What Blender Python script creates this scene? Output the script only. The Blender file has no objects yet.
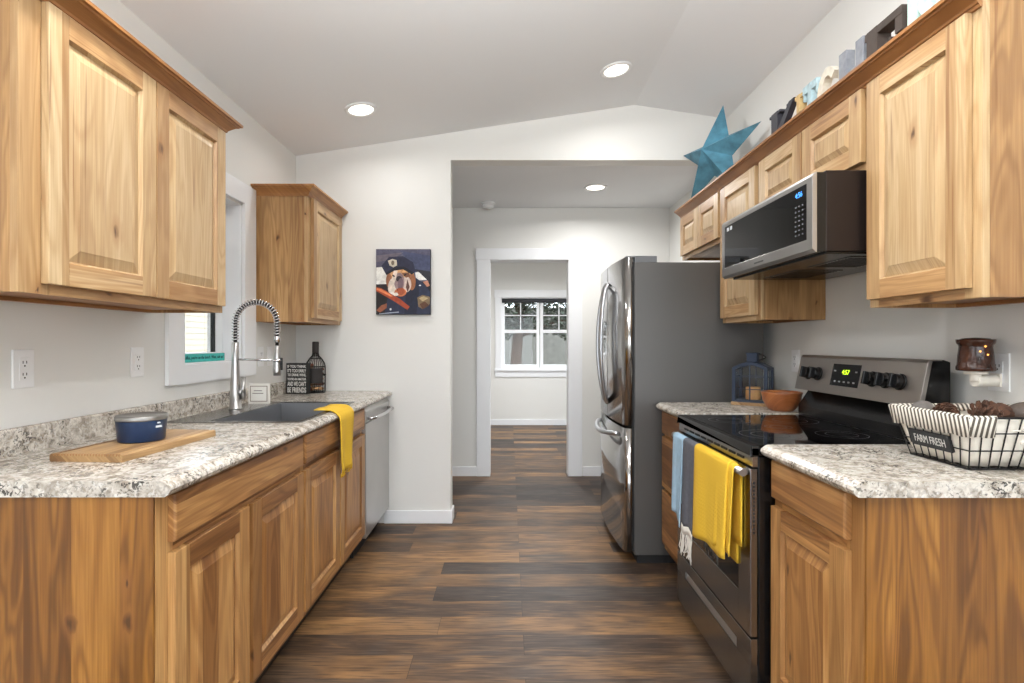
import bpy, bmesh, math, random
from mathutils import Vector, Matrix
random.seed(7)
R = math.radians
C = bpy.context.scene.collection
scn = bpy.context.scene

# ------------------------------------------------------------ camera, world, exposure
H = 1.243
cd = bpy.data.cameras.new('camera'); cam = bpy.data.objects.new('camera', cd); C.objects.link(cam)
cam.location = (0, 0, H); cam.rotation_euler = (R(90), 0, 0)
cd.sensor_width = 36; cd.lens = 536 / 1024 * 36
cd.shift_x = 3 / 1024; cd.shift_y = 1.5 / 1024; cd.clip_start = 0.05
scn.camera = cam
scn.view_settings.view_transform = 'Standard'; scn.view_settings.look = 'None'
scn.view_settings.gamma = 1; scn.view_settings.use_curve_mapping = False
scn.view_settings.exposure = 0.15
w = bpy.data.worlds.new('sky'); scn.world = w; w.use_nodes = True
bg = w.node_tree.nodes['Background']; bg.inputs[0].default_value = (0.86, 0.93, 1.0, 1); bg.inputs[1].default_value = 5.0
fd = bpy.data.lights.new('added_bounce_light', 'AREA'); fd.shape = 'DISK'; fd.size = .4; fd.energy = 72; fd.color = (.97, .99, 1.0); fd.spread = R(110)
fl = bpy.data.objects.new('added_bounce_light', fd); C.objects.link(fl); fl.location = (0, -.15, 1.85); fl.rotation_euler = (R(148), 0, 0)   # added unseen light, turned up to brighten the ceiling
LAMP_W = 9.0          # watts of each recessed lamp
XL, XR = -1.47, 1.50   # side walls
YM, YB, YF = 3.70, 5.01, 8.12   # wall with the opening, hall wall with the door, far room wall
YR = -4.2              # rear wall of the living space behind the camera
RX, RZ, SL = 0.868, 2.887, 0.151  # ridge of the gabled ceiling

# ------------------------------------------------------------ mesh helpers
class MB:
    def __init__(s): s.v = []; s.f = []; s.m = []; s.sm = []
    def add(s, vs, fs, m=0, sm=False):
        o = len(s.v); s.v += [tuple(v) for v in vs]
        for f in fs: s.f.append([i + o for i in f]); s.m.append(m); s.sm.append(sm)
    def box(s, x0, x1, y0, y1, z0, z1, m=0):
        x0, x1 = min(x0, x1), max(x0, x1); y0, y1 = min(y0, y1), max(y0, y1); z0, z1 = min(z0, z1), max(z0, z1)
        s.add([(x0,y0,z0),(x1,y0,z0),(x1,y1,z0),(x0,y1,z0),(x0,y0,z1),(x1,y0,z1),(x1,y1,z1),(x0,y1,z1)],
              [(0,3,2,1),(4,5,6,7),(0,1,5,4),(1,2,6,5),(2,3,7,6),(3,0,4,7)], m)
    def obox(s, c, ax, ay, az, m=0):
        c, ax, ay, az = Vector(c), Vector(ax), Vector(ay), Vector(az)
        p = [c + i*ax + j*ay + k*az for k in (-1,1) for i, j in ((-1,-1),(1,-1),(1,1),(-1,1))]
        s.add(p, [(0,3,2,1),(4,5,6,7),(0,1,5,4),(1,2,6,5),(2,3,7,6),(3,0,4,7)], m)
    def prism(s, prof, axis, a, b, m=0, sm=False):
        """profile points in the two other axes (in xyz order), extruded from a to b on axis"""
        def P(p, t):
            q = list(p); q.insert('xyz'.index(axis), t); return tuple(q)
        n = len(prof)
        s.add([P(p, a) for p in prof] + [P(p, b) for p in prof],
              [tuple(range(n))[::-1], tuple(range(n, 2*n))] , m)
        s.add([P(p, a) for p in prof] + [P(p, b) for p in prof],
              [(i, (i+1) % n, n + (i+1) % n, n + i) for i in range(n)], m, sm)
    def tube(s, pts, r, seg=10, m=0, closed=False, cap=True, r2=None):
        pts = [Vector(p) for p in pts]; n = len(pts)
        rr = r if isinstance(r, (list, tuple)) else [r]*n
        rings = []; up = None
        for i in range(n):
            if closed: t = pts[(i+1) % n] - pts[i-1]
            else: t = pts[min(i+1, n-1)] - pts[max(i-1, 0)]
            t.normalize()
            if up is None:
                up = Vector((0,0,1)) if abs(t.z) < .9 else Vector((1,0,0))
            a = (up - t*up.dot(t)).normalized(); b = t.cross(a); up = a
            k = r2 if r2 else 1.0
            rings.append([pts[i] + (a*math.cos(2*math.pi*j/seg) + b*k*math.sin(2*math.pi*j/seg))*rr[i] for j in range(seg)])
        vs = [v for g in rings for v in g]; fs = []
        for i in range(n if closed else n-1):
            i2 = (i+1) % n
            for j in range(seg):
                fs.append((i*seg+j, i*seg+(j+1) % seg, i2*seg+(j+1) % seg, i2*seg+j))
        s.add(vs, fs, m, True)
        if cap and not closed:
            s.add(rings[0], [tuple(range(seg))[::-1]], m); s.add(rings[-1], [tuple(range(seg))], m)
    def lathe(s, prof, c, seg=32, m=0, sm=True, sx=1, sy=1):
        """prof: (r, z) list around the vertical axis through c"""
        cx, cy, cz = c; vs = []; fs = []; n = len(prof)
        for (r, z) in prof:
            for j in range(seg):
                a = 2*math.pi*j/seg; vs.append((cx + sx*r*math.cos(a), cy + sy*r*math.sin(a), cz + z))
        for i in range(n-1):
            for j in range(seg):
                fs.append((i*seg+j, i*seg+(j+1) % seg, (i+1)*seg+(j+1) % seg, (i+1)*seg+j))
        s.add(vs, fs, m, sm)
        if prof[0][0] > 1e-5: s.add(vs[:seg], [tuple(range(seg))[::-1]], m)
        if prof[-1][0] > 1e-5: s.add(vs[-seg:], [tuple(range(seg))], m)
    def cyl(s, p0, p1, r, seg=20, m=0): s.tube([p0, p1], r, seg, m)
    def sheet(s, grid, th, m=0, sm=True):
        """grid[i][j] of points -> solid cloth of thickness th"""
        ni, nj = len(grid), len(grid[0]); g = [[Vector(p) for p in row] for row in grid]
        nrm = [[None]*nj for _ in range(ni)]
        for i in range(ni):
            for j in range(nj):
                a = g[min(i+1, ni-1)][j] - g[max(i-1, 0)][j]; b = g[i][min(j+1, nj-1)] - g[i][max(j-1, 0)]
                q = a.cross(b); nrm[i][j] = q.normalized() if q.length > 1e-9 else Vector((1,0,0))
        A = [g[i][j] + nrm[i][j]*th/2 for i in range(ni) for j in range(nj)]
        B = [g[i][j] - nrm[i][j]*th/2 for i in range(ni) for j in range(nj)]
        N = ni*nj; fs = []
        for i in range(ni-1):
            for j in range(nj-1):
                a, b, c, d = i*nj+j, i*nj+j+1, (i+1)*nj+j+1, (i+1)*nj+j
                fs.append((a, d, c, b)); fs.append((N+a, N+b, N+c, N+d))
        for j in range(nj-1):
            fs.append((j, j+1, N+j+1, N+j)); k = (ni-1)*nj; fs.append((k+j+1, k+j, N+k+j, N+k+j+1))
        for i in range(ni-1):
            a, b = i*nj, (i+1)*nj; fs.append((b, a, N+a, N+b))
            a, b = i*nj+nj-1, (i+1)*nj+nj-1; fs.append((a, b, N+b, N+a))
        s.add(A + B, fs, m, sm)
    def sweep(s, prof, path, m=0):
        """moulding: profile (out, z) swept with mitred corners along an XY polyline; out = left-hand normal"""
        n = len(path); rows = []
        P = [Vector((p[0], p[1])) for p in path]
        def nr(a, b):
            d = (b - a).normalized(); return Vector((-d.y, d.x))
        for i in range(n):
            if i == 0: o = nr(P[0], P[1])
            elif i == n-1: o = nr(P[-2], P[-1])
            else:
                a, b = nr(P[i-1], P[i]), nr(P[i], P[i+1]); o = (a + b); o = o / (1 + a.dot(b))
            rows.append([(P[i].x + o.x*q[0], P[i].y + o.y*q[0], q[1]) for q in prof])
        k = len(prof); vs = [v for r in rows for v in r]; fs = []
        for i in range(n-1):
            for j in range(k):
                fs.append((i*k+j, i*k+(j+1) % k, (i+1)*k+(j+1) % k, (i+1)*k+j))
        s.add(vs, fs, m); s.add(rows[0], [tuple(range(k))], m); s.add(rows[-1], [tuple(range(k))[::-1]], m)
    def build(s, name, mats, parent=None, bevel=0, seg=2, recalc=True):
        me = bpy.data.meshes.new(name)
        off = Vector(WORLD.get(parent.name, (0,0,0))) if parent else Vector((0,0,0))
        me.from_pydata([tuple(Vector(v) - off) for v in s.v], [], s.f)
        if not isinstance(mats, (list, tuple)): mats = [mats]
        for m in mats: me.materials.append(m)
        for p, mi, sm in zip(me.polygons, s.m, s.sm): p.material_index = mi; p.use_smooth = sm
        if recalc:
            bm = bmesh.new(); bm.from_mesh(me)
            bmesh.ops.remove_doubles(bm, verts=bm.verts, dist=1e-6)
            bmesh.ops.recalc_face_normals(bm, faces=bm.faces); bm.to_mesh(me); bm.free()
        o = bpy.data.objects.new(name, me); C.objects.link(o)
        if parent: o.parent = parent; WORLD[o.name] = tuple(off)
        if bevel:
            b = o.modifiers.new('bevel', 'BEVEL'); b.width = bevel; b.segments = seg
            b.limit_method = 'ANGLE'; b.angle_limit = R(40); b.harden_normals = False
        return o
WORLD = {}
def thing(name, label, cat, loc=(0,0,0), group=None):
    o = bpy.data.objects.new(name, None); C.objects.link(o); o.location = loc; o.empty_display_size = .05
    o['label'] = label; o['category'] = cat
    if group: o['group'] = group
    WORLD[o.name] = tuple(loc); return o
def tag(o, label, cat, group=None, kind=None):
    if label: o['label'] = label
    if cat: o['category'] = cat
    if group: o['group'] = group
    if kind: o['kind'] = kind
    return o
def origin_to(o, loc):
    """moves a single-mesh thing's origin to its base without moving the mesh"""
    d = Vector(loc); o.data.transform(Matrix.Translation(-d)); o.location = d; return o
def struct(name, mb, mat, label=None, cat=None, bevel=0):
    o = mb.build(name, mat, bevel=bevel); o['kind'] = 'structure'
    if label: o['label'] = label; o['category'] = cat or 'structure'
    return o
def sub(mb, name, mats, parent, bevel=0, label=None, seg=2):
    o = mb.build(name, mats, parent, bevel, seg)
    if label: o['label'] = label
    return o
def text_mb(txt, size, depth, fit=None, offset=0.0):
    """a text as mesh data in the XY plane, centred; fit=(w,h) scales to a box"""
    cu = bpy.data.curves.new('t', 'FONT'); cu.body = txt; cu.size = size; cu.extrude = depth/2
    cu.align_x = 'CENTER'; cu.align_y = 'CENTER'; cu.resolution_u = 3; cu.offset = offset
    o = bpy.data.objects.new('t', cu); C.objects.link(o)
    dg = bpy.context.evaluated_depsgraph_get(); me = bpy.data.meshes.new_from_object(o.evaluated_get(dg))
    vs = [v.co.copy() for v in me.vertices]; fs = [tuple(p.vertices) for p in me.polygons]
    bpy.data.objects.remove(o); bpy.data.curves.remove(cu); bpy.data.meshes.remove(me)
    x0, x1 = min(v.x for v in vs), max(v.x for v in vs); y0, y1 = min(v.y for v in vs), max(v.y for v in vs)
    for v in vs:
        v.x -= (x0+x1)/2; v.y -= (y0+y1)/2
        if fit:
            if fit[0]: v.x *= fit[0]/(x1-x0)
            if fit[1]: v.y *= fit[1]/(y1-y0)
    return vs, fs
def place_text(mb, tv, origin, ux, uy, m=0):
    vs, fs = tv; ux, uy = Vector(ux).normalized(), Vector(uy).normalized(); n = ux.cross(uy); o = Vector(origin)
    mb.add([o + ux*v.x + uy*v.y + n*v.z for v in vs], fs, m)

# ------------------------------------------------------------ materials
def N(nt, t, **kw):
    n = nt.nodes.new(t)
    for k, v in kw.items(): setattr(n, k, v)
    return n
def new(name):
    m = bpy.data.materials.new(name); m.use_nodes = True; nt = m.node_tree
    return m, nt, nt.nodes['Principled BSDF']
def lin(c): return tuple(((x/255)/12.92 if x/255 <= .04045 else ((x/255+.055)/1.055)**2.4) for x in c) + (1,)
def plain(name, rgb, rough=.5, metal=0, bump=0, bscale=200, var=0, vscale=8, **kw):
    m, nt, b = new(name); b.inputs['Base Color'].default_value = lin(rgb); b.inputs['Roughness'].default_value = rough
    b.inputs['Metallic'].default_value = metal
    for k, v in kw.items(): b.inputs[k].default_value = v
    tc = N(nt, 'ShaderNodeTexCoord')
    if var:
        nz = N(nt, 'ShaderNodeTexNoise'); nz.inputs['Scale'].default_value = vscale; nz.inputs['Detail'].default_value = 4
        nt.links.new(tc.outputs['Object'], nz.inputs['Vector'])
        r = N(nt, 'ShaderNodeValToRGB'); c = lin(rgb)
        r.color_ramp.elements[0].position = .3; r.color_ramp.elements[1].position = .7
        r.color_ramp.elements[0].color = tuple(x*(1-var) for x in c[:3])+(1,)
        r.color_ramp.elements[1].color = tuple(min(1, x*(1+var)) for x in c[:3])+(1,)
        nt.links.new(nz.outputs[0], r.inputs[0]); nt.links.new(r.outputs[0], b.inputs['Base Color'])
    if bump:
        nz = N(nt, 'ShaderNodeTexNoise'); nz.inputs['Scale'].default_value = bscale; nz.inputs['Detail'].default_value = 3
        nt.links.new(tc.outputs['Object'], nz.inputs['Vector'])
        bp = N(nt, 'ShaderNodeBump'); bp.inputs['Strength'].default_value = bump; bp.inputs['Distance'].default_value = .002
        nt.links.new(nz.outputs[0], bp.inputs['Height']); nt.links.new(bp.outputs[0], b.inputs['Normal'])
    return m
def emit(name, rgb, s):
    m, nt, b = new(name); b.inputs['Base Color'].default_value = lin(rgb)
    b.inputs['Emission Color'].default_value = lin(rgb); b.inputs['Emission Strength'].default_value = s; return m
def math_n(nt, op, a, bv=None, clamp=False):
    n = N(nt, 'ShaderNodeMath', operation=op); n.use_clamp = clamp
    for i, x in enumerate((a, bv)):
        if x is None: continue
        if isinstance(x, (int, float)): n.inputs[i].default_value = x
        else: nt.links.new(x, n.inputs[i])
    return n.outputs[0]
def ramp(nt, src, stops):
    r = N(nt, 'ShaderNodeValToRGB'); e = r.color_ramp.elements
    while len(e) < len(stops): e.new(.5)
    for k, (p, c) in enumerate(stops): e[k].position = p; e[k].color = c if len(c) == 4 else lin(c)
    nt.links.new(src, r.inputs[0]); return r.outputs[0]
def mix(nt, fac, a, b, mode='MIX'):
    n = N(nt, 'ShaderNodeMix', data_type='RGBA', blend_type=mode)
    if isinstance(fac, (int, float)): n.inputs[0].default_value = fac
    else: nt.links.new(fac, n.inputs[0])
    for i, x in ((6, a), (7, b)):
        if isinstance(x, tuple): n.inputs[i].default_value = x
        else: nt.links.new(x, n.inputs[i])
    return n.outputs[2]
def wood(name, axis, light, mid, dark, stave=.085, knots=True, rough=.38, contrast=1.0, staves=.55):
    m, nt, b = new(name); b.inputs['Roughness'].default_value = rough
    tc = N(nt, 'ShaderNodeTexCoord'); oi = N(nt, 'ShaderNodeObjectInfo')
    off = math_n(nt, 'MULTIPLY', oi.outputs['Random'], 23.0)
    sp = N(nt, 'ShaderNodeSeparateXYZ'); nt.links.new(tc.outputs['Object'], sp.inputs[0])
    ax = {'x': 0, 'y': 1, 'z': 2}[axis]; oth = [i for i in range(3) if i != ax]
    cross = math_n(nt, 'ADD', math_n(nt, 'ADD', sp.outputs[oth[0]], sp.outputs[oth[1]]), off)
    lng = sp.outputs[ax]
    sid = math_n(nt, 'FLOOR', math_n(nt, 'DIVIDE', cross, stave))
    wn = N(nt, 'ShaderNodeTexWhiteNoise', noise_dimensions='1D'); nt.links.new(sid, wn.inputs['W'])
    s = wn.outputs['Value']
    lo = math_n(nt, 'ADD', lng, math_n(nt, 'MULTIPLY', s, 9.0))
    def vec(kc, kl):
        cb = N(nt, 'ShaderNodeCombineXYZ')
        nt.links.new(math_n(nt, 'MULTIPLY', cross, kc), cb.inputs[0]); nt.links.new(math_n(nt, 'MULTIPLY', lo, kl), cb.inputs[1])
        nt.links.new(s, cb.inputs[2]); return cb.outputs[0]
    def noise(kc, kl, det, dist=0):
        n = N(nt, 'ShaderNodeTexNoise'); n.inputs['Scale'].default_value = 1; n.inputs['Detail'].default_value = det
        n.inputs['Distortion'].default_value = dist; nt.links.new(vec(kc, kl), n.inputs['Vector']); return n.outputs[0]
    broad = noise(9, 1.1, 2, .6)
    rings = math_n(nt, 'ADD', math_n(nt, 'MULTIPLY', math_n(nt, 'SINE', math_n(nt, 'MULTIPLY', broad, 60)), .5), .5)
    fine = noise(190, 5, 5, .2)
    val = math_n(nt, 'ADD', math_n(nt, 'MULTIPLY', s, staves), math_n(nt, 'MULTIPLY', broad, .55*contrast))
    val = math_n(nt, 'ADD', val, math_n(nt, 'MULTIPLY', fine, .28))
    val = math_n(nt, 'ADD', val, math_n(nt, 'MULTIPLY', rings, .12*contrast))
    val = math_n(nt, 'SUBTRACT', val, .18)
    lines = math_n(nt, 'POWER', rings, 3.0)
    col = ramp(nt, val, [(.12, light), (.50, mid), (.95, dark)])
    fl = ramp(nt, fine, [(.35, (0,0,0,1)), (.62, (1,1,1,1))])
    col = mix(nt, math_n(nt, 'MULTIPLY', fl, .22), col, lin(dark), 'MIX')
    col = mix(nt, math_n(nt, 'MULTIPLY', lines, .20*contrast), col, lin(dark))
    if knots:
        vo = N(nt, 'ShaderNodeTexVoronoi', voronoi_dimensions='2D'); vo.inputs['Scale'].default_value = 1
        cb = N(nt, 'ShaderNodeCombineXYZ'); wob = noise(30, 12, 2)
        nt.links.new(math_n(nt, 'ADD', math_n(nt, 'MULTIPLY', cross, 7.0), math_n(nt, 'MULTIPLY', wob, .34)), cb.inputs[0]); nt.links.new(math_n(nt, 'MULTIPLY', lng, 3.2), cb.inputs[1])
        nt.links.new(cb.outputs[0], vo.inputs['Vector'])
        cs = N(nt, 'ShaderNodeSeparateColor'); nt.links.new(vo.outputs['Color'], cs.inputs[0])
        gate = math_n(nt, 'GREATER_THAN', cs.outputs[0], .74)
        dd = math_n(nt, 'ADD', vo.outputs['Distance'], math_n(nt, 'MULTIPLY', math_n(nt, 'SUBTRACT', fine, .5), .06))
        core = math_n(nt, 'MULTIPLY', ramp(nt, math_n(nt, 'DIVIDE', dd, math_n(nt, 'ADD', math_n(nt, 'MULTIPLY', cs.outputs[1], .075), .025)), [(.25, (1,1,1,1)), (.85, (.25,.25,.25,1)), (1.0, (0,0,0,1))]), gate)
        halo = ramp(nt, vo.outputs['Distance'], [(.03, (1,1,1,1)), (.19, (0,0,0,1))])
        col = mix(nt, math_n(nt, 'MULTIPLY', math_n(nt, 'MULTIPLY', halo, gate), .5), col, lin((150, 98, 52)))
        col = mix(nt, math_n(nt, 'MULTIPLY', core, .85), col, lin((66, 38, 20)))
        # thin mineral streaks
        st = noise(60, 1.6, 3, .5); stm = ramp(nt, st, [(.63, (0,0,0,1)), (.71, (1,1,1,1))])
        col = mix(nt, math_n(nt, 'MULTIPLY', stm, .55), col, lin((122, 74, 38)))
    nt.links.new(col, b.inputs['Base Color'])
    bp = N(nt, 'ShaderNodeBump'); bp.inputs['Strength'].default_value = .08; bp.inputs['Distance'].default_value = .001
    nt.links.new(fine, bp.inputs['Height']); nt.links.new(bp.outputs[0], b.inputs['Normal'])
    return m
HL, HM, HD = (216, 191, 151), (195, 162, 117), (156, 116, 74)
WZ = wood('hickory_upright', 'z', HL, HM, HD)
WY = wood('hickory_lengthwise', 'y', HL, (194, 154, 106), (148, 104, 62), knots=True)
WX = wood('hickory_crosswise', 'x', HL, HM, HD)
WP = wood('hickory_panel', 'z', (214, 190, 151), (196, 165, 122), (158, 120, 80), stave=.11, staves=.26)
VZ = wood('hickory_veneer', 'z', (192, 138, 66), (156, 104, 42), (98, 60, 22), stave=.115, staves=.38, contrast=1.6)
BZ = wood('base_hickory_upright', 'z', (216, 174, 116), (186, 138, 84), (126, 84, 44))
BY = wood('base_hickory_lengthwise', 'y', (212, 166, 106), (176, 126, 75), (108, 68, 34), stave=.07, contrast=1.3)
BP = wood('base_hickory_panel', 'z', (212, 166, 106), (182, 132, 78), (122, 78, 40), stave=.08, staves=.45, contrast=1.3)
WCROWN = wood('hickory_crown', 'y', (206, 156, 98), (180, 126, 72), (140, 90, 48), knots=False)
WDARK = wood('hickory_underside', 'y', (200, 150, 95), (170, 118, 68), (130, 84, 46), knots=False)
def board_mat(name, axis, a, b_, c, stave): return wood(name, axis, a, b_, c, stave=stave, knots=False, rough=.5, staves=.7)
BOARD = board_mat('acacia_board', 'y', (206, 176, 132), (180, 144, 98), (124, 90, 56), .026)
BOWLW = wood('bowl_wood', 'x', (186, 118, 66), (158, 92, 48), (112, 60, 30), stave=.03, knots=False, rough=.3)
TRUNKM = plain('bark', (96, 78, 66), .9, var=.4, vscale=25, bump=.6, bscale=40)

def paint(name, rgb, rough=.55): return plain(name, rgb, rough, bump=.06, bscale=260)
WALL = paint('wall_paint', (229, 228, 224)); CEIL = paint('ceiling_paint', (236, 237, 238), .8)
TRIM = plain('trim_paint', (240, 241, 243), .35); VINYL = plain('white_vinyl', (244, 245, 247), .3)
STEEL = plain('brushed_steel', (188, 186, 184), .30, 1.0, var=.06, vscale=3)
STEELD = plain('dark_stainless', (150, 148, 146), .26, 1.0, var=.05, vscale=3)
SINKM = plain('sink_steel', (150, 151, 154), .42, .85)
CHROME = plain('chrome', (214, 214, 216), .14, 1.0)
FRSIDE = plain('fridge_side_grey', (96, 94, 92), .36, .35, bump=.15, bscale=500)
BLACK = plain('black_enamel', (14, 14, 15), .25); BLACKM = plain('black_matte', (24, 24, 25), .6)
GLASSB = plain('black_glass', (7, 7, 9), .04, **{'Specular IOR Level': .6})
GREYP = plain('grey_plastic', (110, 112, 116), .45); WHITEP = plain('white_plastic', (240, 240, 240), .35)
DARKHOLE = plain('dark_recess', (18, 18, 18), .8)
IRON = plain('black_wire', (26, 24, 23), .5, .3)
NAVY = plain('navy_painted_metal', (36, 50, 72), .45, .2)
CLOTHW = plain('cream_cotton', (236, 230, 218), .9, bump=.3, bscale=300)
WHITEFR = plain('white_fringe', (228, 222, 212), .95)


def glass_mat():
    m, nt, b = new('clear_glass'); nt.nodes.remove(b)
    out = nt.nodes['Material Output']; g = N(nt, 'ShaderNodeBsdfGlossy'); g.inputs['Roughness'].default_value = .01
    t = N(nt, 'ShaderNodeBsdfTransparent'); t.inputs[0].default_value = (.97, .98, .98, 1); fr = N(nt, 'ShaderNodeFresnel'); fr.inputs[0].default_value = 1.45
    mx = N(nt, 'ShaderNodeMixShader'); ge = N(nt, 'ShaderNodeNewGeometry'); nt.links.new(math_n(nt, 'MULTIPLY', fr.outputs[0], math_n(nt, 'SUBTRACT', 1.0, ge.outputs['Backfacing'])), mx.inputs[0]); nt.links.new(t.outputs[0], mx.inputs[1]); nt.links.new(g.outputs[0], mx.inputs[2])
    nt.links.new(mx.outputs[0], out.inputs[0]); return m
GLASS = glass_mat()

def granite():
    m, nt, b = new('speckled_granite'); b.inputs['Roughness'].default_value = .22
    tc = N(nt, 'ShaderNodeTexCoord')
    def nz(sc, det, dist=0, w=0):
        mp = N(nt, 'ShaderNodeMapping'); mp.inputs['Location'].default_value = (w, w*2, -w)
        nt.links.new(tc.outputs['Object'], mp.inputs[0])
        n = N(nt, 'ShaderNodeTexNoise'); n.inputs['Scale'].default_value = sc; n.inputs['Detail'].default_value = det
        n.inputs['Distortion'].default_value = dist; nt.links.new(mp.outputs[0], n.inputs['Vector']); return n.outputs[0]
    base = ramp(nt, nz(26, 10, .8), [(.30, (146, 136, 124)), (.45, (192, 183, 171)), (.58, (220, 214, 204)), (.8, (190, 179, 164))])
    brown = ramp(nt, nz(42, 8, 1.2, 3.3), [(.52, (0,0,0,1)), (.66, (1,1,1,1))])
    col = mix(nt, math_n(nt, 'MULTIPLY', brown, .75), base, lin((150, 136, 120)))
    clus = ramp(nt, nz(11, 3, .5, 7.1), [(.42, (0,0,0,1)), (.62, (1,1,1,1))])
    sp = ramp(nt, nz(95, 6, .9, 1.7), [(.525, (0,0,0,1)), (.565, (1,1,1,1))])
    col = mix(nt, math_n(nt, 'MULTIPLY', sp, math_n(nt, 'ADD', math_n(nt, 'MULTIPLY', clus, .7), .2)), col, lin((44, 40, 38)))
    wh = ramp(nt, nz(80, 4, .4, 5.5), [(.60, (0,0,0,1)), (.66, (1,1,1,1))])
    col = mix(nt, math_n(nt, 'MULTIPLY', wh, .45), col, lin((244, 242, 238)))
    nt.links.new(col, b.inputs['Base Color']); return m
GRANITE = granite()

def floor_mat():
    m, nt, b = new('rustic_plank_floor')
    tc = N(nt, 'ShaderNodeTexCoord'); sp = N(nt, 'ShaderNodeSeparateXYZ'); nt.links.new(tc.outputs['Object'], sp.inputs[0])
    pw, pl = .1505, 1.22
    rowf = math_n(nt, 'DIVIDE', math_n(nt, 'SUBTRACT', sp.outputs[1], .0255), pw); row = math_n(nt, 'FLOOR', rowf)
    par = math_n(nt, 'MODULO', math_n(nt, 'ADD', row, 200), 2)
    w1 = N(nt, 'ShaderNodeTexWhiteNoise', noise_dimensions='1D'); nt.links.new(row, w1.inputs['W'])
    jit = math_n(nt, 'MULTIPLY', math_n(nt, 'MULTIPLY', w1.outputs['Value'], par), .45)
    xs = math_n(nt, 'SUBTRACT', sp.outputs[0], math_n(nt, 'ADD', math_n(nt, 'ADD', math_n(nt, 'MULTIPLY', par, .42), jit), .06))
    colf = math_n(nt, 'DIVIDE', xs, pl); cl = math_n(nt, 'FLOOR', colf)
    cbi = N(nt, 'ShaderNodeCombineXYZ'); nt.links.new(row, cbi.inputs[0]); nt.links.new(cl, cbi.inputs[1])
    wn = N(nt, 'ShaderNodeTexWhiteNoise', noise_dimensions='3D'); nt.links.new(cbi.outputs[0], wn.inputs['Vector']); s = wn.outputs['Value']
    def nz(kx, ky, det, dist=0, k=31.0):
        cb = N(nt, 'ShaderNodeCombineXYZ')
        nt.links.new(math_n(nt, 'ADD', math_n(nt, 'MULTIPLY', sp.outputs[0], kx), math_n(nt, 'MULTIPLY', s, k)), cb.inputs[0])
        nt.links.new(math_n(nt, 'MULTIPLY', sp.outputs[1], ky), cb.inputs[1]); nt.links.new(math_n(nt, 'MULTIPLY', s, 11), cb.inputs[2])
        n = N(nt, 'ShaderNodeTexNoise'); n.inputs['Scale'].default_value = 1; n.inputs['Detail'].default_value = det; n.inputs['Distortion'].default_value = dist
        nt.links.new(cb.outputs[0], n.inputs['Vector']); return n.outputs[0]
    broad = nz(2.4, 10, 4, 1.0); fine = nz(7, 150, 6, .4); patch = nz(3.2, 5, 2, .3, 57.0)
    v = math_n(nt, 'ADD', math_n(nt, 'MULTIPLY', s, .62), math_n(nt, 'MULTIPLY', broad, .95)); v = math_n(nt, 'SUBTRACT', v, .31)
    col = ramp(nt, v, [(.10, (44, 36, 32)), (.30, (64, 51, 43)), (.48, (86, 67, 52)), (.64, (122, 91, 61)), (.86, (160, 121, 79))])
    grey = ramp(nt, patch, [(.50, (0,0,0,1)), (.68, (1,1,1,1))])
    col = mix(nt, math_n(nt, 'MULTIPLY', grey, .45), col, lin((84, 78, 74)))
    fl = ramp(nt, fine, [(.36, (1,1,1,1)), (.52, (0,0,0,1))])
    col = mix(nt, math_n(nt, 'MULTIPLY', fl, .62), col, lin((42, 33, 28)))
    fh = ramp(nt, fine, [(.58, (0,0,0,1)), (.74, (1,1,1,1))])
    col = mix(nt, math_n(nt, 'MULTIPLY', fh, .28), col, lin((172, 140, 106)))
    fr = math_n(nt, 'FRACT', rowf); e1 = math_n(nt, 'LESS_THAN', fr, .014)
    fc = math_n(nt, 'FRACT', colf); e2 = math_n(nt, 'LESS_THAN', fc, .0018)
    col = mix(nt, math_n(nt, 'MULTIPLY', math_n(nt, 'MAXIMUM', e1, e2), .7), col, lin((30, 24, 20)))
    nt.links.new(col, b.inputs['Base Color'])
    b.inputs['Roughness'].default_value = .46; b.inputs['Specular IOR Level'].default_value = .36
    bp = N(nt, 'ShaderNodeBump'); bp.inputs['Strength'].default_value = .15; bp.inputs['Distance'].default_value = .002
    nt.links.new(fine, bp.inputs['Height']); nt.links.new(bp.outputs[0], b.inputs['Normal'])
    return m
FLOORM = floor_mat()

# ------------------------------------------------------------ the setting
def zc(x): return RZ - SL*abs(x - RX)      # height of the gabled ceiling
T = .12
def wall_x(name, xi, xo, y0, y1, z1, holes=()):
    """wall on a plane of constant x with rectangular holes (ya, yb, za, zb)"""
    m = MB(); y = y0
    for (ya, yb, za, zb) in sorted(holes):
        m.box(xi, xo, y, ya, 0, z1); m.box(xi, xo, ya, yb, 0, za); m.box(xi, xo, ya, yb, zb, z1); y = yb
    m.box(xi, xo, y, y1, 0, z1); return struct(name, m, WALL)
m = MB(); m.box(-4.2, 4.2, YR-.3, YF+.2, -.12, 0); struct('floor', m, FLOORM)
WIN = (2.40, 2.95, 1.145, 2.01)          # kitchen window over the sink
wall_x('wall_left', XL, XL-.16, .2, YB, 2.62, [WIN])
wall_x('wall_right', XR, XR+.14, .2, YB, 2.95)
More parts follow.
